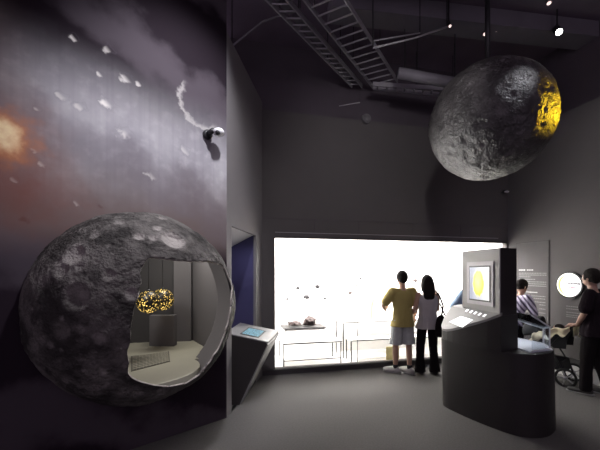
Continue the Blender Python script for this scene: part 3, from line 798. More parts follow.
# round backlit sign
cs, cz = rwall(571.3, 285)
t = thing('round_lit_sign', 'round glowing white sign with yellow swirl and small lettering on the right wall', 'sign', tuple(RW @ V((cs, -.03, cz-.24))), RZ)
def disc(b, r, y0, y1, seg=48, c=(cs, cz)):
    tube(b, [(c[0], y0, c[1]), (c[0], y1, c[1])], r, seg)
bm = bmesh.new(); disc(bm, .212, -.0, -.05); bm.transform(RW); part('rim', bm, M['blackmetal'], t, False)
def sign_mat():
    m = mat('backlit sign face', (.9,.9,.88), .4, emit=(1,1,.97), estr=1.1); nt = m.node_tree; N = nt.nodes; L = nt.links
    tc = N.new('ShaderNodeTexCoord'); g = N.new('ShaderNodeTexGradient'); g.gradient_type = 'SPHERICAL'
    mp = N.new('ShaderNodeMapping'); mp.inputs['Location'].default_value = (.55,0,-.25); mp.inputs['Scale'].default_value = (5,1,4.0)
    r = N.new('ShaderNodeValToRGB'); L.new(tc.outputs['Object'], mp.inputs[0]); L.new(mp.outputs[0], g.inputs[0]); L.new(g.outputs['Fac'], r.inputs[0])
    e = r.color_ramp.elements; e[0].position = .0; e[0].color = (1,.97,1,1); e[1].position = .6; e[1].color = (.95,.97,.62,1)
    L.new(r.outputs[0], N['Principled BSDF'].inputs['Emission Color']); return m
bm = bmesh.new(); disc(bm, .19, -.051, -.055); bm.transform(RW)
part('lit_face', bm, sign_mat(), t)
tm = RW @ Matrix.Translation((cs-.045, -.059, cz+.012))
part('sign_lettering', text_bm('Luxmug', .072, tm, .003), M['blackmetal'], t)
M['pink'] = mat('mauve sign lettering', (.45,.2,.32), .5)
part('sign_underline', text_bm('science', .05, RW @ Matrix.Translation((cs+.0, -.059, cz-.05)), .003), M['pink'], t)
bm = bmesh.new(); pts = []
for k in range(19):
    a = math.pi*(.35+1.15*k/18); pts.append(RW @ V((cs-.03+.12*math.cos(a), -.0565, cz+.0+.15*math.sin(a))))
tube(bm, pts, [(.004+.014*math.sin(math.pi*k/18)) for k in range(19)], 6); 
part('yellow_swirl', bm, mat('pale yellow swirl', (.85,.85,.2), .5, emit=(.95,.95,.35), estr=.8), t)

# ------------------------------------------------------------ small fittings on the walls
mc = at(211, 136, 3.665)
t = thing('security_camera', 'white dome security camera on a black bracket high on the mural wall', 'security camera', tuple(mc))
bm = bmesh.new(); u = V((-.743,-.669,0))
mcb = mc+u*.045
for v0 in (0,): 
    tube(bm, [mcb-NRM*.0+NRM*.001, mcb+NRM*.03], [.055,.05], 16); tube(bm, [mcb+NRM*.03, mcb+NRM*.10+V((.02,0,.02))], [.03,.028], 12)
part('bracket', bm, M['blackmetal'], t, True)
bm = bmesh.new(); dc = mc+NRM*.10+V((.035,0,.012)); ell(bm, dc, (.062,.055,.045), 3); part('dome_housing', bm, mat('white camera plastic', (.6,.6,.62), .4), t, True)
bm = bmesh.new(); ell(bm, dc+V((.0,-.03,-.018)), .03, 3); part('lens', bm, M['blackmetal'], t, True)

pc = BK @ (BK.inverted() @ bks(502, 192.5, 0)); 
t = thing('small_wall_camera', 'small white tipped camera high in the far corner above the display case', 'security camera', tuple(pc))
w = BK.to_3x3() @ V((0,-1,0)); rt = BK.to_3x3() @ V((1,0,0))
bm = bmesh.new(); tube(bm, [pc+w*.001, pc+w*.06], .02, 10); tube(bm, [pc+w*.06-rt*.03+V((0,0,.01)), pc+w*.10+rt*.05+V((0,0,.01))], .028, 12); part('bracket', bm, M['blackmetal'], t, True)
bm = bmesh.new(); ell(bm, pc+w*.11-V((0,0,.01)), (.045,.03,.022), 3); part('camera_head', bm, bpy.data.materials['white camera plastic'], t, True)
dcn = bks(365.5,119.5,-.002); 
bm = bmesh.new(); tube(bm, [dcn, dcn+w*.06], [.085,.08], 24); ell(bm, dcn+w*.06, (.06,.03,.06), 2); single('round_wall_speaker', bm, mat('grey speaker', (.12,.115,.12), .7), 'round grey speaker at the top edge of the back wall', 'speaker', smooth=False)

# ------------------------------------------------------------ overhead: trays, ducts, pipes, lamps
def ladder(label, a0, a1, b0, b1, n, r=.012, boxes=0):
    mid = (V(a0)+V(b0))/2
    t = thing('cable_tray', label, 'cable tray', tuple(mid))
    for p, q in ((a0,a1),(b0,b1)):
        b = bmesh.new(); p, q = V(p), V(q); d = (q-p).normalized(); s = d.cross(V((0,0,1))).normalized()
        quad_plate(b, [p-s*.008-V((0,0,.035)), q-s*.008-V((0,0,.035)), q-s*.008+V((0,0,.035)), p-s*.008+V((0,0,.035))], s, .016); part('side_rail', b, M['steel'], t)
    for k in range(n):
        u = (k+.5)/n; b = bmesh.new(); tube(b, [V(a0).lerp(V(a1), u), V(b0).lerp(V(b1), u)], r, 6); part('rung', b, M['steel'], t)
    for z in (.4, .75):   # hanger rods to the ceiling
        for p, q in ((a0,a1),(b0,b1)):
            h = V(p).lerp(V(q), z); b = bmesh.new(); tube(b, [h, V((h.x,h.y,CEIL))], .006, 6); part('hanger_rod', b, M['blackmetal'], t)
    if boxes:
        for k in range(boxes):
            u = (k+.5)/boxes; p = V(a0).lerp(V(a1), u).lerp(V(b0).lerp(V(b1), u), .5); d = (V(a1)-V(a0)).normalized()
            b = bmesh.new(); mt = frame(p+V((0,0,.02)), d); box(b, (-.09,-.05,-.0), (.09,.05,.06), mt); part('junction_box', b, M['duct'], t)
    return t
def ext(p, q, k): p, q = V(p), V(q); return tuple(p+(p-q)*k)
ZP = 4.92
def tz(x, y): Y = F*(ZP-H)/(CY-y); return V(((x-300)/F*Y, Y, ZP))
a1, a0 = tz(373,87), tz(305,0); b1, b0 = tz(400,85), tz(346,0)
sh = (V(b1)-V(b0)).normalized()*-.24; b0 = V(b0)+sh; b1 = V(b1)+sh*.6
ladder('wide ladder cable tray with bare rungs running across the ceiling', ext(a0,a1,.5), a1, ext(b0,b1,.5), b1, 20)
a1, a0 = tz(352,86), tz(268,0); b1, b0 = tz(362,86), tz(288,0)
ladder('narrow cable tray carrying junction boxes left of the wide tray', ext(a0,a1,.5), a1, ext(b0,b1,.5), b1, 24, boxes=14)
a1, a0 = tz(373,88), tz(320,18)
p0, p1 = at(373,88,5.60), at(478,98,5.9); p2, p3 = at(373,84,5.3), at(480,91,5.6)
ladder('cross running cable tray between the wide tray and the hanging moon', tuple(p0), tuple(p1), tuple(p2), tuple(p3), 12)
bm = bmesh.new(); tube(bm, [at(398,73,4.85), at(470,86,5.0)], .078, 14); tt = thing('air_duct', 'pale round air duct by the cable trays behind the hanging moon', 'duct', tuple(at(434,79,4.9)))
part('duct_pipe', bm, M['duct'], tt, True)
bm = bmesh.new()
bm.free()
for x in (405, 455):
    p = at(x, 73+(x-398)*.19, 4.85+(x-398)/72*.15); bm = bmesh.new(); tube(bm, [p, V((p.x,p.y,CEIL))], .008, 6); part('hanger_rod', bm, M['blackmetal'], tt)
def pipe(label, pts, r, m='steel', hr=.008):
    b = bmesh.new(); tube(b, pts, r, 8); tt = thing('ceiling_pipe', label, 'pipe', tuple(V(pts[0])))
    part('pipe_run', b, M[m], tt, True)
    for p in (pts[0], pts[-1]): p = V(p); b = bmesh.new(); tube(b, [p, V((p.x,p.y,CEIL))], hr, 6); part('hanger_rod', b, M['blackmetal'], tt)
pipe('thin conduit from the cable trays towards the hanging moon pole, lower one', [at(373,48,4.3), at(415,38,4.4), at(447,27,4.5)], .012)
pipe('thin conduit from the cable trays towards the hanging moon pole, upper one', [at(373,41,4.4), at(420,33,4.5)], .010)
pipe('thin pipe in the dark corner above the left wall', [at(232,46,4.6), at(262,22,4.4), at(300,8,4.3)], .012, 'duct')
pipe('short bright rod near the top of the back wall', [at(339,106,5.3), at(360,102.5,5.3)], .008, hr=.002)
for lab, a, b_, w_ in (('broad dark beam crossing behind the cable trays', (330,22,4.6), (600,48,5.2), .16), ('dark ceiling beam at the top centre', (360,4,3.9), (520,-6,3.8), .12)):
    p, q = at(*a), at(*b_); p.z = q.z = 5.42; bm = bmesh.new(); d = (q-p).normalized(); mt = frame(p, d)
    box(bm, (0,-w_,-.16), ((q-p).length, w_, .075), mt); single('ceiling_beam', bm, M['duct'] if 'broad' in lab else M['ceil'], lab, 'beam')
M['lampglow'] = mat('lamp lens', (1,1,1), .3, emit=(1,.97,.92), estr=25)
M['lampdim'] = mat('dim lamp lens', (.8,.7,.7), .3, emit=(1,.75,.7), estr=1.2)
def spot(label, p, target, glow, r=.05):
    p = V(p); d = (V(target)-p).normalized()
    t = thing('spotlight', label, 'spotlight', tuple(p))
    b = bmesh.new(); tube(b, [p-d*.16, p-d*.14, p], [r*.7, r, r], 18); part('lamp_housing', b, M['blackmetal'], t, True)
    b = bmesh.new(); tube(b, [p+d*.001, p+d*.006], r*.82, 18); part('lamp_lens', b, glow, t)
    b = bmesh.new(); tube(b, [p-d*.08, V((p.x-d.x*.08,p.y-d.y*.08,CEIL))], .01, 8); part('hanger_stem', b, M['blackmetal'], t)
LP = at(559,32,4.75)
spot('bright shining white spotlight above and right of the hanging moon', LP, (3.0,1.5,1.0), M['lampglow'], .05)
spot('small glowing spotlight at the top edge beside the cable trays', at(270,3,4.0), (0,2,0), M['lampglow'], .022)
spot('dim spotlight left of the hanging moon pole', at(485,34,4.9), (2,2,1), M['lampdim'], .03)
spot('dim spotlight just right of the hanging moon pole', at(497,30,4.9), (3,3,1), M['lampdim'], .03)
spot('dim spotlight at the top edge above the bright spotlight', at(549,3,4.3), (3,3,1), M['lampdim'], .03)
spot('dim spotlight at the end of the thin conduits', at(450,26,4.6), (2,2,1), M['lampdim'], .022)

# ------------------------------------------------------------ people
SKIN = M['skin']
def place(b, pos, rz, k=1.0): b.transform(Matrix.Translation(V(pos)) @ Matrix.Rotation(rz, 4, 'Z') @ Matrix.Scale(k, 4)); return b
def hand(bm, w, d, side, curl=.5, palm=None, k=1.0):
    """w wrist, d direction of the hand, palm = direction the palm faces"""
    d = V(d).normalized(); pl = V(palm) if palm else V((-side,0,0)); pl = (pl-d*pl.dot(d)).normalized(); s = d.cross(pl)
    if s.y < 0 and abs(s.y) > .2: s = -s            # thumb side forward
    rounded(bm, [V(w)-d*.02, V(w)+d*.045, V(w)+d*.085], [.022*k, (.026*k), .03*k], 8)
    for i, (o, L_) in enumerate(((.03,.068),(.011,.078),(-.009,.072),(-.028,.056))):
        a = V(w)+d*.08+s*o; b1 = a+(d*.9+pl*.35*curl).normalized()*L_*.5*k; c1 = b1+(d*.5+pl*1.0*curl).normalized()*L_*.5*k
        rounded(bm, [a, b1, c1], [.0105,.0095,.008], 7)
    a = V(w)+d*.025+s*.02; b1 = a+(d*.5+s*.8+pl*.2).normalized()*.04; c1 = b1+(d*.8+s*.3+pl*.4*curl).normalized()*.032
    rounded(bm, [a, b1, c1], [.013,.0115,.009], 7)
def person(label, pos, rz, k, P, top, bottom, shoes, hair, skinmat=SKIN, socks=None, extra=None):
    """local frame: +y forward, +x right. P: joints"""
    t = thing('person', label, 'person', (pos[0], pos[1], 0), rz)
    J = dict(hip=V((0,0,.92)), chest=V((0,0,1.28)), neck=V((0,.0,1.43)), head=V((0,.02,1.60)),
             hl=V((-.09,0,.90)), hr=V((.09,0,.90)), kl=V((-.10,.02,.48)), kr=V((.10,.02,.48)), al=V((-.10,0,.08)), ar=V((.10,0,.08)), fl=V((-.03,1,0)), fr=V((.03,1,0)),
             sl=V((-.185,0,1.385)), sr=V((.185,0,1.385)), el=V((-.24,-.03,1.10)), er=V((.24,-.03,1.10)), wl=V((-.25,.06,.86)), wr=V((.25,.06,.86)), dl=V((0,.1,-1)), dr=V((0,.1,-1)), turn=0.0, girth=1.0)
    J.update({q: (V(v) if isinstance(v, tuple) else v) for q, v in P.items()})
    g = J['girth']
    def world(b): return place(b, (pos[0], pos[1], 0), rz, k)
    R = Matrix.Rotation(J['turn'], 3, 'Z'); hd = J['head']
    if 'nod' in J: R = R @ Matrix.Rotation(J['nod'], 3, 'X')
    b = bmesh.new()
    # trunk, neck, head
    hip, ch, nk = J['hip'], J['chest'], J['neck']
    tube(b, [hip-V((0,0,.10)), hip, hip.lerp(ch,.45), ch, ch.lerp(nk,.55), ch.lerp(nk,.95)], [(.13*g,.10*g),(.155*g,.11*g),(.13*g,.095*g),(.165*g,.11*g),(.15*g,.085*g),(.06,.055)], 20)
    rounded(b, [ch.lerp(nk,.6), nk, hd-V((0,0,.06))], [.06,.054,.05], 12)
    def hp(x, y, z): return hd+R @ V((x, y, z))
    ell(b, hd, (.078,.097,.115), 3, R); ell(b, hp(0,.035,-.065), (.052,.055,.05), 3, R)       # skull, jaw
    ell(b, hp(0,.10,-.02), (.012,.022,.024), 2, R); ell(b, hp(0,.095,-.063), (.024,.011,.011), 2, R)  # nose, lips
    ell(b, hp(0,.088,.025), (.05,.012,.010), 2, R)
    for s in (-1, 1): ell(b, hp(s*.08,-.005,-.01), (.010,.02,.032), 2, R)
    for s, sh, e, w_, d in ((-1,'sl','el','wl','dl'), (1,'sr','er','wr','dr')):
        rounded(b, [J[sh], J[sh].lerp(J[e],.5), J[e], J[e].lerp(J[w_],.35), J[w_]], [.05,.044,.036,.037,.024], 10)
        hand(b, J[w_], J[d], s, palm=J.get('p'+d))
    for h, kk, a, fd in (('hl','kl','al','fl'), ('hr','kr','ar','fr')):
        rounded(b, [J[h], J[h].lerp(J[kk],.5), J[kk], J[kk].lerp(J[a],.35), J[a]], [.085*g,.068*g,.05,.052,.033], 12)
        f_ = J[fd].normalized(); q = V((J[a].x, J[a].y, 0)); rounded(b, [q-f_*.03+V((0,0,.04)), q+f_*.08+V((0,0,.035)), q+f_*.16+V((0,0,.025))], [.034,.033,.022], 8)
    b = remesh(b, .0085, 3); part('body', world(b), skinmat, t, True)
    M.setdefault('eyew', mat('eye white', (.7,.7,.7), .3)); M.setdefault('eyeb', mat('dark iris', (.02,.01,.01), .3))
    for s in (-1, 1):
        b = bmesh.new(); ell(b, hp(s*.03,.083,.0), .0125, 2); part('eye', world(b), M['eyew'], t, True)
        b = bmesh.new(); ell(b, hp(s*.03,.0945,.0), .0055, 2); part('iris', world(b), M['eyeb'], t, True)
    # hair
    b = bmesh.new(); ell(b, hp(0,-.014,.024), (.094,.108,.114), 3, R)
    if hair == 'long':
        tube(b, [hp(0,-.03,.05), hp(0,-.075,-.05), hp(0,-.095,-.16), hp(0,-.115,-.27), hp(0,-.115,-.34)], [(.095,.07),(.112,.06),(.112,.048),(.09,.036),(.03,.012)], 14)
        for s in (-1, 1): tube(b, [hp(s*.07,.0,.03), hp(s*.085,-.01,-.06), hp(s*.082,-.03,-.16)], [.03,.028,.02], 8)
    else: ell(b, hp(0,-.05,-.02), (.075,.055,.065), 3, R)
    b = remesh(b, .009, 3)
    # open the hairline over the face
    cutv = [v for v in b.verts if ((R.inverted() @ (v.co-hd)).y > .055 and (R.inverted() @ (v.co-hd)).z < .045)]
    for v in cutv: 
        q = R.inverted() @ (v.co-hd); q.y = .055-(q.y-.055)*.2; v.co = hd+R @ q
    for v in b.verts: v.co += V((noise.noise(v.co*40), noise.noise(v.co*40+V((9,0,0))), 0))*.004
    part('hair', world(b), M['hair'], t, True)
    # top garment
    b = bmesh.new(); tb, sl_, sr_ = top['hem'], top.get('sleeve', .55), top.get('loose', .02)
    hx = hip+V((0,0,tb-hip.z)) if tb < hip.z else hip
    lo = V((hip.x, hip.y, tb))
    tube(b, [lo, lo.lerp(ch,.3), hip.lerp(ch,.5), ch, ch.lerp(nk,.5), ch.lerp(nk,.80)], [((.194+sr_)*g,(.136+sr_)*g),((.160+sr_)*g,(.112+sr_)*g),((.138+sr_)*g,(.10+sr_)*g),((.165+sr_)*g,(.11+sr_)*g),((.165+sr_*.4)*g,(.095+sr_*.5)*g),(.085,.07)], 22)
    if sl_ > 0:
        for sh, e, w_ in (('sl','el','wl'), ('sr','er','wr')):
            r0_ = .058+sr_*.9
            if sl_ <= 1: rounded(b, [J[sh]-V((0,0,.0)), J[sh].lerp(J[e],.35*sl_), J[sh].lerp(J[e], sl_)], [r0_*.95, r0_, r0_*1.05], 12); 
            else: rounded(b, [J[sh], J[sh].lerp(J[e],.5), J[e], J[e].lerp(J[w_], sl_-1)], [r0_*.95,r0_*.9,r0_*.8,r0_*.6], 12)
            tube(b, [ch.lerp(nk,.55), J[sh]], [.055+sr_*.4,.056+sr_*.5], 12)
    b = remesh(b, .011, 3)
    fold = top.get('fold', .012)
    for v in b.verts:
        f_ = noise.fractal(V((v.co.x*13, v.co.y*13, v.co.z*3.2+pos[0]*5)), 1, 2, 3); w2 = max(0, min(1, (1.36-v.co.z)/.2))
        n_ = V((v.co.x-hip.x, v.co.y-hip.y, 0)); 
        if n_.length > 1e-4: v.co += n_.normalized()*f_*fold*w2
    part(top['name'], world(b), top['mat'], t, True)
    # trousers
    b = bmesh.new(); bz, lo_ = bottom['hem'], bottom.get('loose', .015); up = max(hip.z+.06, tb+.03)
    tube(b, [hip-V((0,0,.13)), hip-V((0,0,.04)), V((hip.x,hip.y,up))], [((.14+lo_)*g,(.10+lo_)*g),((.148+lo_)*g,(.105+lo_)*g),((.132+lo_*.3)*g,(.088+lo_*.3)*g)], 20)
    for h, kk, a in (('hl','kl','al'), ('hr','kr','ar')):
        pts = [J[h]+V((0,0,.02)), J[h].lerp(J[kk],.5)]; rr = [(.078+lo_)*g, (.078+lo_)*g]
        if bz < J[kk].z:
            pts += [J[kk], J[kk].lerp(J[a],.5)]; rr += [.062+lo_, .060+lo_]
            u = (J[kk].z-bz)/(J[kk].z-J[a].z); pts.append(J[kk].lerp(J[a], min(u, 1))+V((0,0,min(0, bz-J[a].z)))); rr.append(bottom.get('cuff', .058)+lo_)
        else:
            u = (J[h].z-bz)/(J[h].z-J[kk].z); pts.append(J[h].lerp(J[kk], u)); rr.append(bottom.get('cuff', .08)+lo_)
        tube(b, pts, rr, 14)
    b = remesh(b, .011, 3)
    for v in b.verts:
        f_ = noise.fractal(V((v.co.x*10, v.co.y*10, v.co.z*4+3)), 1, 2, 3); v.co.x += f_*.006; v.co.y += noise.noise(v.co*8)*.005
    part(bottom['name'], world(b), bottom['mat'], t, True)
    for a, fd in (('al','fl'), ('ar','fr')):
        f_ = J[fd].normalized(); q = V((J[a].x, J[a].y, 0)); b = bmesh.new()
        hi_ = shoes.get('h', .05)
        rounded(b, [q-f_*.05+V((0,0,hi_)), q+f_*.04+V((0,0,hi_*.98)), q+f_*.12+V((0,0,hi_*.85)), q+f_*.185+V((0,0,hi_*.72))], [(.046,hi_*.85),(.048,hi_*.9),(.050,hi_*.75),(.034,hi_*.55)], 14)
        tube(b, [q-f_*.01+V((0,0,.03)), q-f_*.01+V((0,0,.095))], [.047,.043], 12)
        for v in b.verts: v.co.z = max(v.co.z, .004)
        b = remesh(b, .007, 2)
        for v in b.verts: v.co.z = max(v.co.z, .003)
        sh_ = part('shoe', world(b), shoes['mat'], t, True)
        if 'sole' in shoes:
            b = bmesh.new(); tube(b, [q-f_*.095+V((0,0,.012)), q-f_*.04+V((0,0,.012)), q+f_*.10+V((0,0,.012)), q+f_*.21+V((0,0,.014))], [(.030,.011),(.046,.0115),(.051,.0115),(.026,.010)], 12); part('sole', world(b), shoes['sole'], sh_, True)
        if socks:
            b = bmesh.new(); tube(b, [J[a]+V((0,0,.0)), J[a]+V((0,0,.075))], [.041,.045], 12); part('sock', world(b), socks, t, True)
    return t, J, world
yel = mat('mustard yellow cotton', (.36,.29,.10), .9, var=.15, scale=7, bump=.3, bscale=25)
short = mat('washed grey denim', (.42,.43,.44), .9, var=.2, scale=18, bump=.3)
greytop = mat('light grey knit', (.42,.39,.40), .9, var=.06)
blackc = mat('black cloth', (.011,.009,.010), .95, spec=.08, var=.2, scale=12)
darkc = mat('dark plum cotton', (.014,.010,.013), .95, spec=.08, var=.2, scale=9)
bluec = mat('steel blue cotton', (.24,.34,.50), .9, var=.12)
white_s = mat('off white sneaker', (.38,.37,.36), .6, var=.2, scale=30)
sole_m = mat('grey rubber sole', (.25,.25,.25), .8)
black_s = mat('black shoe leather', (.02,.018,.018), .5)
sockm = mat('black sock', (.015,.015,.018), .9)
def lilac():
    m = mat('lilac plaid cotton', (.45,.38,.52), .9); nt = m.node_tree; N = nt.nodes; L = nt.links
    w = N.new('ShaderNodeTexWave'); w.inputs['Scale'].default_value = 6; w.bands_direction = 'DIAGONAL'; w.inputs['Distortion'].default_value = 1
    tc = N.new('ShaderNodeTexCoord'); L.new(tc.outputs['Object'], w.inputs['Vector'])
    r = N.new('ShaderNodeValToRGB'); L.new(w.outputs['Fac'], r.inputs[0]); e = r.color_ramp.elements; e[0].color = (.10,.08,.14,1); e[1].color = (.60,.55,.68,1); e[0].position = .3; e[1].position = .6
    L.new(r.outputs[0], N['Principled BSDF'].inputs['Base Color']); return m

mp_ = at(402.5,372,5.44)
person('man in mustard yellow T-shirt and grey shorts standing before the lit display case', (mp_.x, mp_.y), R_ := math.radians(14), .985,
       dict(el=(-.30,.10,1.14), wl=(-.20,.22,1.06), dl=(.5,.7,.2), er=(.25,-.02,1.12), wr=(.31,.13,.93), dr=(.3,.4,-.5), al=(-.10,.05,.08), ar=(.11,-.04,.08), fl=(-.65,.7,0), fr=(-.3,.9,0), kl=(-.10,.05,.49), kr=(.12,.0,.49), turn=-.15),
       dict(name='t_shirt', hem=.80, sleeve=.72, loose=.022, mat=yel, fold=.014), dict(name='shorts', hem=.50, loose=.022, cuff=.085, mat=short), dict(mat=white_s, sole=sole_m, h=.066), 'short', socks=sockm)
wp_ = at(427.5,372,5.42)
_, JW, WW = person('long haired woman in pale grey sleeveless top and black trousers beside the man', (wp_.x, wp_.y), math.radians(4), .945,
       dict(el=(-.24,-.02,1.13), wl=(-.25,.16,.99), dl=(-.3,.6,-.2), er=(.19,.02,1.12), wr=(.09,.22,1.05), dr=(-.4,.7,.1), fl=(-.2,1,0), fr=(.1,1,0), kl=(-.12,.02,.48), kr=(.11,.02,.48), al=(-.12,.02,.08), ar=(.13,0,.08), sl=(-.165,0,1.385), sr=(.165,0,1.385), girth=.95, turn=-.1),
       dict(name='sleeveless_top', hem=.80, sleeve=0, loose=.026, mat=greytop), dict(name='trousers', hem=.045, loose=.010, cuff=.085, mat=blackc), dict(mat=black_s, h=.035), 'long')
# shoulder bag
t = thing('shoulder_bag', 'black shoulder bag hanging at the right side of the long haired woman', 'bag', tuple(WM['person.001'] @ V((.19,-.14,.64))))
b = bmesh.new(); tube(b, [V((.155,-.19,.68)), V((.155,-.19,.73)), V((.16,-.19,.86)), V((.155,-.18,.98)), V((.15,-.17,1.05))], [(.09,.04),(.115,.06),(.115,.065),(.085,.05),(.04,.02)], 16)
b = remesh(b, .01, 3); part('bag_body', place(b, (wp_.x, wp_.y, 0), math.radians(4), .945), blackc, t, True)
b = bmesh.new(); tube(b, [V((.24,-.15,1.03)), V((.235,.0,1.2)), V((.165,.09,1.36)), V((.135,0,1.465)), V((.17,-.10,1.36)), V((.20,-.16,1.2)), V((.16,-.175,1.03))], [(.014,.006)]*7, 8)
part('strap', place(b, (wp_.x, wp_.y, 0), math.radians(4), .945), blackc, t, True)
# visitor behind the kiosk
bp_ = at(476.5,372,5.35)
person('person in a steel blue shirt standing behind the kiosk, only the bent elbow showing', (bp_.x, bp_.y), math.radians(-20), .96,
       dict(el=(-.33,-.05,1.16), wl=(-.14,.16,1.12), dl=(.6,.6,.1), turn=-.2), dict(name='shirt', hem=.84, sleeve=1.0, loose=.03, mat=bluec), dict(name='trousers', hem=.05, mat=darkc), dict(mat=black_s, h=.045), 'short')
# lilac shirt visitor beyond the kiosk, leaning to the pushchair
lp_ = at(513,375,5.6)
person('dark haired person in a lilac plaid shirt leaning towards the pushchair beyond the kiosk', (lp_.x, lp_.y), math.radians(-80), .95,
       dict(hip=(0,-.04,.90), chest=(0,.10,1.22), neck=(0,.16,1.35), head=(-.02,.20,1.51), sl=(-.18,.13,1.31), sr=(.18,.13,1.31), el=(-.22,.20,1.06), er=(.23,.20,1.05), wl=(-.16,.33,.90), wr=(.18,.33,.88), dl=(0,.5,-.8), dr=(0,.5,-.8), nod=-.35),
       dict(name='shirt', hem=.84, sleeve=1.3, loose=.02, mat=lilac()), dict(name='trousers', hem=.05, mat=darkc), dict(mat=black_s, h=.045), 'short')
# man with the pushchair
rp_ = (4.04,4.55)
person('man in a dark T-shirt and dark trousers at the right edge pushing the pushchair', rp_, math.radians(38.5), 1.0,
       dict(el=(-.235,.05,1.12), wl=(-.06,.16,.935), dl=(.15,.85,-.1), er=(.25,.02,1.12), wr=(.26,.13,.935), dr=(0,.85,-.35), pdl=(0,-.2,-1), pdr=(0,-.2,-1), fl=(0,1,0), kl=(-.10,.05,.49), kr=(.10,-.03,.49), al=(-.10,.06,.08), ar=(.10,-.16,.08), turn=-.35),
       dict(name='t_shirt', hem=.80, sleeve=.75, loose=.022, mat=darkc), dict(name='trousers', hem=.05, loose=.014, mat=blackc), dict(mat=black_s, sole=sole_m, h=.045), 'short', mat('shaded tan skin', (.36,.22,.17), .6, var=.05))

# ------------------------------------------------------------ pushchair
hd_ = V((-.62,.78,0)).normalized(); PO = V((4.03,4.93,0))
PF = frame(PO, (hd_.y, -hd_.x, 0))           # local +y = heading, +x = right
prz = math.atan2(-hd_.x, hd_.y)
t = thing('pushchair', 'black pushchair', 'pushchair', tuple(PO), prz)
t['label'] = 'black pushchair with dark hood and big rear wheels pushed by the right man'
def pp(name, b, m, par=None, smooth=True): b.transform(PF); return part(name, b, m, par or t, smooth)
def wheel(x, y, r):
    b = bmesh.new()
    rings = []
    for k in range(28):
        a = 2*math.pi*k/28; c = V((x, y+(r-.018)*math.cos(a), r+(r-.018)*math.sin(a))); rd = V((0, math.cos(a), math.sin(a)))
        rings.append([b.verts.new(c+rd*(.018*math.cos(q))+V((.018*math.sin(q), 0, 0))) for q in [2*math.pi*j/8 for j in range(8)]])
    for k in range(28):
        A, B = rings[k], rings[(k+1)%28]
        for j in range(8): b.faces.new((A[j], A[(j+1)%8], B[(j+1)%8], B[j]))
    w_ = pp('wheel', b, M['rubber'])
    b = bmesh.new(); tube(b, [(x-.025,y,r), (x+.025,y,r)], .022, 12)
    for k in range(5):
        a = 2*math.pi*k/5; tube(b, [(x,y,r), (x, y+(r-.03)*math.cos(a), r+(r-.03)*math.sin(a))], .008, 6)
    pp('wheel_spokes', b, M['steel'], w_)
for s in (-.22, .22): wheel(s, 0, .14); wheel(s*.7, .62, .09)
b = bmesh.new()
for s in (-.2, .2):
    tube(b, [(s,-.08,.90), (s,.02,.80), (s,.22,.52), (s*.8,.50,.22), (s*.7,.62,.10)], .013, 8)
    tube(b, [(s,0,.14), (s,.12,.40), (s,.26,.62)], .012, 8)
tube(b, [(-.22,0,.14), (.22,0,.14)], .01, 8); tube(b, [(-.154,.62,.09), (.154,.62,.09)], .009, 8)
pp('frame', b, M['blackmetal'])
b = bmesh.new(); tube(b, [(-.2,-.08,.90), (-.1,-.11,.915), (.1,-.11,.915), (.2,-.08,.90)], .017, 10); pp('handlebar', b, M['rubber'])
fab = mat('black pushchair fabric', (.02,.02,.022), .9, var=.15)
b = bmesh.new(); quad_plate(b, [(-.19,.14,.56),(.19,.14,.56),(.19,.46,.50),(-.19,.46,.50)], (0,0,1), .04); quad_plate(b, [(-.19,.10,.56),(.19,.10,.56),(.19,-.04,.86),(-.19,-.04,.86)], (0,.9,.4), .03)
for s in (-1,1): quad_plate(b, [(s*.19,.0,.56),(s*.19,.44,.52),(s*.19,.40,.66),(s*.19,-.02,.80)], (s,0,0), .012)
pp('seat', b, fab, smooth=False)
b = bmesh.new(); quad_plate(b, [(-.17,.02,.22),(.17,.02,.22),(.17,.46,.24),(-.17,.46,.24)], (0,0,1), .01)
for s in (-1,1): quad_plate(b, [(s*.17,.02,.22),(s*.17,.46,.24),(s*.18,.42,.36),(s*.18,.06,.36)], (s,0,0), .01)
quad_plate(b, [(-.17,.02,.22),(.17,.02,.22),(.18,.06,.36),(-.18,.06,.36)], (0,-1,0), .01)
pp('storage_basket', b, fab, smooth=False)
# hood: arched shell
b = bmesh.new(); prev = None
for i in range(9):
    th = math.radians(0+i*14); row = []
    for j in range(13):
        a = math.pi*j/12; x = .2*math.cos(a); rr = .27*math.sin(a)**.7
        row.append(b.verts.new((x, .10+rr*math.sin(th)*1.0, .74+rr*math.cos(th)*.9)))
    if prev:
        for j in range(12): b.faces.new((prev[j], prev[j+1], row[j+1], row[j]))
    prev = row
for v in b.verts: v.co.y += .24
h_ = pp('hood', b, fab); h_.modifiers.new('s', 'SOLIDIFY').thickness = .008
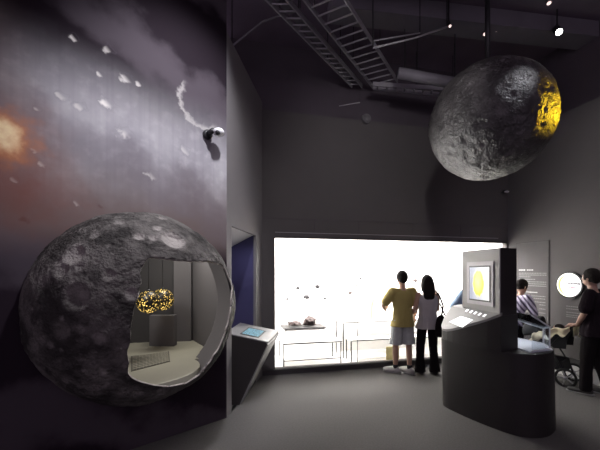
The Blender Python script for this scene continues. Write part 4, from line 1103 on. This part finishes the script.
# child
t2 = thing('person', 'small child in cream clothes lying back in the black pushchair', 'person', tuple(PF @ V((0,.2,.62))), prz)
b = bmesh.new()
ell(b, (0,.14,.80), (.065,.07,.078), 3); ell(b, (0,.20,.785), (.010,.012,.012), 2)
for s in (-1,1): ell(b, (s*.066,.14,.79), (.008,.012,.018), 2)
rounded(b, [(0,.14,.74),(0,.16,.70)], [.035,.035]); tube(b, [(0,.16,.71),(0,.20,.66),(0,.25,.62)], [(.085,.06),(.09,.065),(.085,.06)], 14)
for s in (-1,1):
    rounded(b, [(s*.09,.17,.70),(s*.13,.24,.68),(s*.09,.33,.70)], [.028,.024,.018]); 
    for q in range(4): rounded(b, [(s*.09+(q-1.5)*.01,.335,.70),(s*.09+(q-1.5)*.011,.36,.695)], [.006,.005], 6)
    rounded(b, [(s*.09-s*.02,.325,.705),(s*.09-s*.03,.34,.72)], [.007,.006], 6)
    rounded(b, [(s*.05,.26,.62),(s*.07,.40,.64),(s*.06,.48,.56)], [.05,.042,.03]); rounded(b, [(s*.06,.48,.56),(s*.06,.53,.57)], [.026,.02])
b = remesh(b, .006, 2); b.transform(PF); part('body', b, SKIN, t2, True)
b = bmesh.new(); ell(b, (0,.125,.82), (.07,.07,.07), 3); b.transform(PF); part('hair', b, M['hair'], t2, True)
b = bmesh.new(); tube(b, [(0,.165,.715),(0,.20,.665),(0,.25,.615)], [(.10,.075),(.11,.08),(.105,.075)], 16)
for s in (-1,1): rounded(b, [(s*.09,.17,.70),(s*.13,.24,.68),(s*.105,.30,.69)], [.036,.034,.03]); rounded(b, [(s*.05,.26,.62),(s*.07,.40,.64),(s*.062,.46,.58)], [.06,.052,.045])
b = remesh(b, .009, 3); b.transform(PF); part('romper_suit', b, M['cream'], t2, True)
# cream blanket draped over the side and the handlebar
def cloth(name, label, pts_fn, nu, nv, m):
    b = bmesh.new(); g = [[b.verts.new(PF @ V(pts_fn(i/(nu-1), j/(nv-1)))) for j in range(nv)] for i in range(nu)]
    for i in range(nu-1):
        for j in range(nv-1): b.faces.new((g[i][j], g[i+1][j], g[i+1][j+1], g[i][j+1]))
    o = single(name, b, m, label, 'blanket', smooth=True); so = o.modifiers.new('s', 'SOLIDIFY'); so.thickness = .008; return o
cloth('cream_blanket', 'crumpled cream blanket draped over the side of the pushchair seat', lambda u, v: (-.225-.02*math.sin(u*12)-.02*math.sin(v*5+u*6), -.05+u*.47, .90-.015*math.sin(u*13)-.17*u-v*(.07+.05*math.sin(u*9)**2+.05*u)), 36, 12, M['cream'])
cloth('cream_muslin', 'bundled cream cloth hanging over the pushchair handlebar by the man\'s hand', lambda u, v: (-.19+.20*u, -.11+.035*math.cos(math.pi*(v*2-1)*.5+math.pi)*0+(.028 if v > .5 else -.03)*(1+.3*math.sin(u*14)), 0.942-abs(v-.5)*(.30+.10*math.sin(u*11))), 24, 14, M['cream'])
# shopping bag hanging from the handle
t = thing('shopping_bag', 'grey bag hanging from the pushchair handlebar in front of the man', 'bag', tuple(PF @ V((-.1,-.17,.45))))
b = bmesh.new(); tube(b, [(-.02,-.20,.46),(-.02,-.20,.50),(-.02,-.19,.64),(-.02,-.18,.72)], [(.15,.05),(.165,.06),(.16,.05),(.15,.02)], 14)
b = remesh(b, .012, 3); b.transform(PF); part('bag_body', b, mat('grey bag cloth', (.13,.125,.13), .7, var=.15, bump=.4, bscale=20), t, True)
b = bmesh.new()
for s in (-.11, .09): tube(b, [(s,-.18,.71),(s*.8,-.155,.85),(s*.8,-.11,.90)], .006, 6)
b.transform(PF); part('bag_handle', b, M['blackmetal'], t, True)

# ------------------------------------------------------------ lights
def area(name, loc, target, sx_, sy_, energy, col=(1,1,1), spread=math.pi):
    l = bpy.data.lights.new(name, 'AREA'); l.shape = 'RECTANGLE'; l.size = sx_; l.size_y = sy_; l.energy = energy; l.color = col; l.spread = spread
    o = bpy.data.objects.new(name, l); C.objects.link(o); o.location = loc
    d = V(target)-V(loc); o.rotation_euler = d.to_track_quat('-Z', 'Y').to_euler(); return o
def spotl(name, loc, target, energy, angle, blend=.6, col=(1,1,1), r=.05):
    l = bpy.data.lights.new(name, 'SPOT'); l.energy = energy; l.spot_size = math.radians(angle); l.spot_blend = blend; l.color = col; l.shadow_soft_size = r
    o = bpy.data.objects.new(name, l); C.objects.link(o); o.location = loc; o.rotation_euler = (V(target)-V(loc)).to_track_quat('-Z', 'Y').to_euler(); return o
# strip lights in the ceiling of the display case
for i in range(4):
    s = CL+(CR-CL)*(i+.5)/4; p = BK @ V((s, .5, 2.43)); q = BK @ V((s, .55, 0))
    o = area('case_strip_light', p, q, 1.05, .55, 62, (1,.975,.94)); o.rotation_euler = (0, 0, math.atan2(.227,.974))
for i in range(3):
    s = CL+(CR-CL)*(i+.5)/3; p = BK @ V((s, .16, 2.40)); q = BK @ V((s, .75, .5)); area('case_front_fill', p, q, 1.2, .08, 48, (1,.975,.94))  # front row added to whiten the near faces of the furniture
# mural spotlights
spotl('mural_spot', (-.1,2.3,5.2), (-1.30,3.40,2.75), 640, 66, 1.0, (.95,.94,1.0), .1)
# left moon gets a weak light from above the room
spotl('moon_spot', (.3,2.4,5.0), (-1.15,2.85,2.05), 55, 26, .9, (1,.95,.92), .08)
# showcase light
area('showcase_light', (-1.45,3.90,2.25), (-1.40,3.70,.75), .5, .3, 9, (1,.96,.88))
area('showcase_light', (-1.75,3.1,1.95), (-1.1,3.8,1.2), .2, .2, 4.0, (1,.97,.95))
spotl('showcase_yellow', (-1.75,3.72,1.48), (-1.50,4.3,1.27), 3, 40, .8, (1,.85,.12), .02)
# blue recess: small unseen lamp added to make its panel glow
area('recess_fill', (-1.0,4.75,2.0), (-1.0,5.1,1.0), .2, .1, .7, (.7,.72,1))
# hanging moon
def on_moon(x, y): n_ = V(hit(HC, HR, x, y)); return HC+n_*HR, n_
p_, n_ = on_moon(524, 78); spotl('shining_spot', p_+n_*.9+V((.5,.5,.4)), p_, 34, 24, 1.0, (.92,.94,1), .03)
p_, n_ = on_moon(560.5, 106); spotl('yellow_spot', p_+n_*.9+V((.45,.65,.05)), p_, 190, 31, 1.0, (1,.62,.02), .03)
p_, n_ = on_moon(452, 160); spotl('rim_fill_spot', p_+n_*1.1+V((-.8,1.5,-.4)), p_, 330, 30, 1.0, (1,.98,.95), .05)  # unseen spot added to brighten the lower left rim
area('cover_light', (2.5,3.85,1.13), (2.55,3.85,.86), .12, .3, 1.1, (.95,.97,1))
# general room light from the ceiling spots on the floor
spotl('floor_spot', (1.0,3.2,5.2), (1.0,3.9,0), 25, 60, .9, (1,.97,.95), .12)
spotl('floor_spot', (3.7,2.6,5.2), (4.1,4.3,0), 75, 50, .8, (1,.97,.95), .08)
spotl('left_wall_spot', (1.2,3.0,5.0), (-.75,4.6,2.6), 75, 50, .9, (1,.97,.97), .08)
spotl('back_wall_spot', (1.0,2.4,4.2), (1.3,5.8,3.2), 120, 80, 1.0, (1,.97,.97), .1)
spotl('right_wall_spot', (2.6,3.0,5.1), (4.5,5.2,2.3), 80, 70, 1.0, (1,.97,.98), .1)
spotl('desk_fill_spot', (1.2,4.0,4.9), (1.95,3.85,1.1), 60, 15, .6, (1,.98,.97), .05)  # unseen narrow spot added to brighten the kiosk desk
area('soffit_fill', (-.97,4.55,1.45), (-.95,4.6,2.2), .15, .15, .9, (1,.98,1))  # unseen upward lamp added to brighten the recess soffit
def pointl(name, loc, e, col, r=.25):
    l = bpy.data.lights.new(name, 'POINT'); l.energy = e; l.color = col; l.shadow_soft_size = r
    o = bpy.data.objects.new(name, l); C.objects.link(o); o.location = loc
pointl('ceiling_fill', (3.4,1.7,4.6), 9, (1,.8,1)); pointl('ceiling_fill', (.9,1.3,4.6), 6, (1,.8,1))  # unseen purple fill lamps standing in for bounce on the ceiling
# ambient glow of the rest of the hall
w = bpy.data.worlds.new('world'); bpy.context.scene.world = w; w.use_nodes = True
w.node_tree.nodes['Background'].inputs[0].default_value = (.95,.78,1.0,1); w.node_tree.nodes['Background'].inputs[1].default_value = .45

# ------------------------------------------------------------ camera
cd = bpy.data.cameras.new('camera'); cam = bpy.data.objects.new('camera', cd); C.objects.link(cam)
cam.location = (0,0,H); cam.rotation_euler = (math.pi/2, 0, 0); cd.sensor_width = 36; cd.lens = 36*F/600; cd.shift_y = (CY-225)/600; cd.clip_start = .02
sc = bpy.context.scene; sc.camera = cam
sc.view_settings.view_transform = 'Standard'; sc.view_settings.look = 'None'; sc.view_settings.gamma = 1; sc.view_settings.exposure = 0
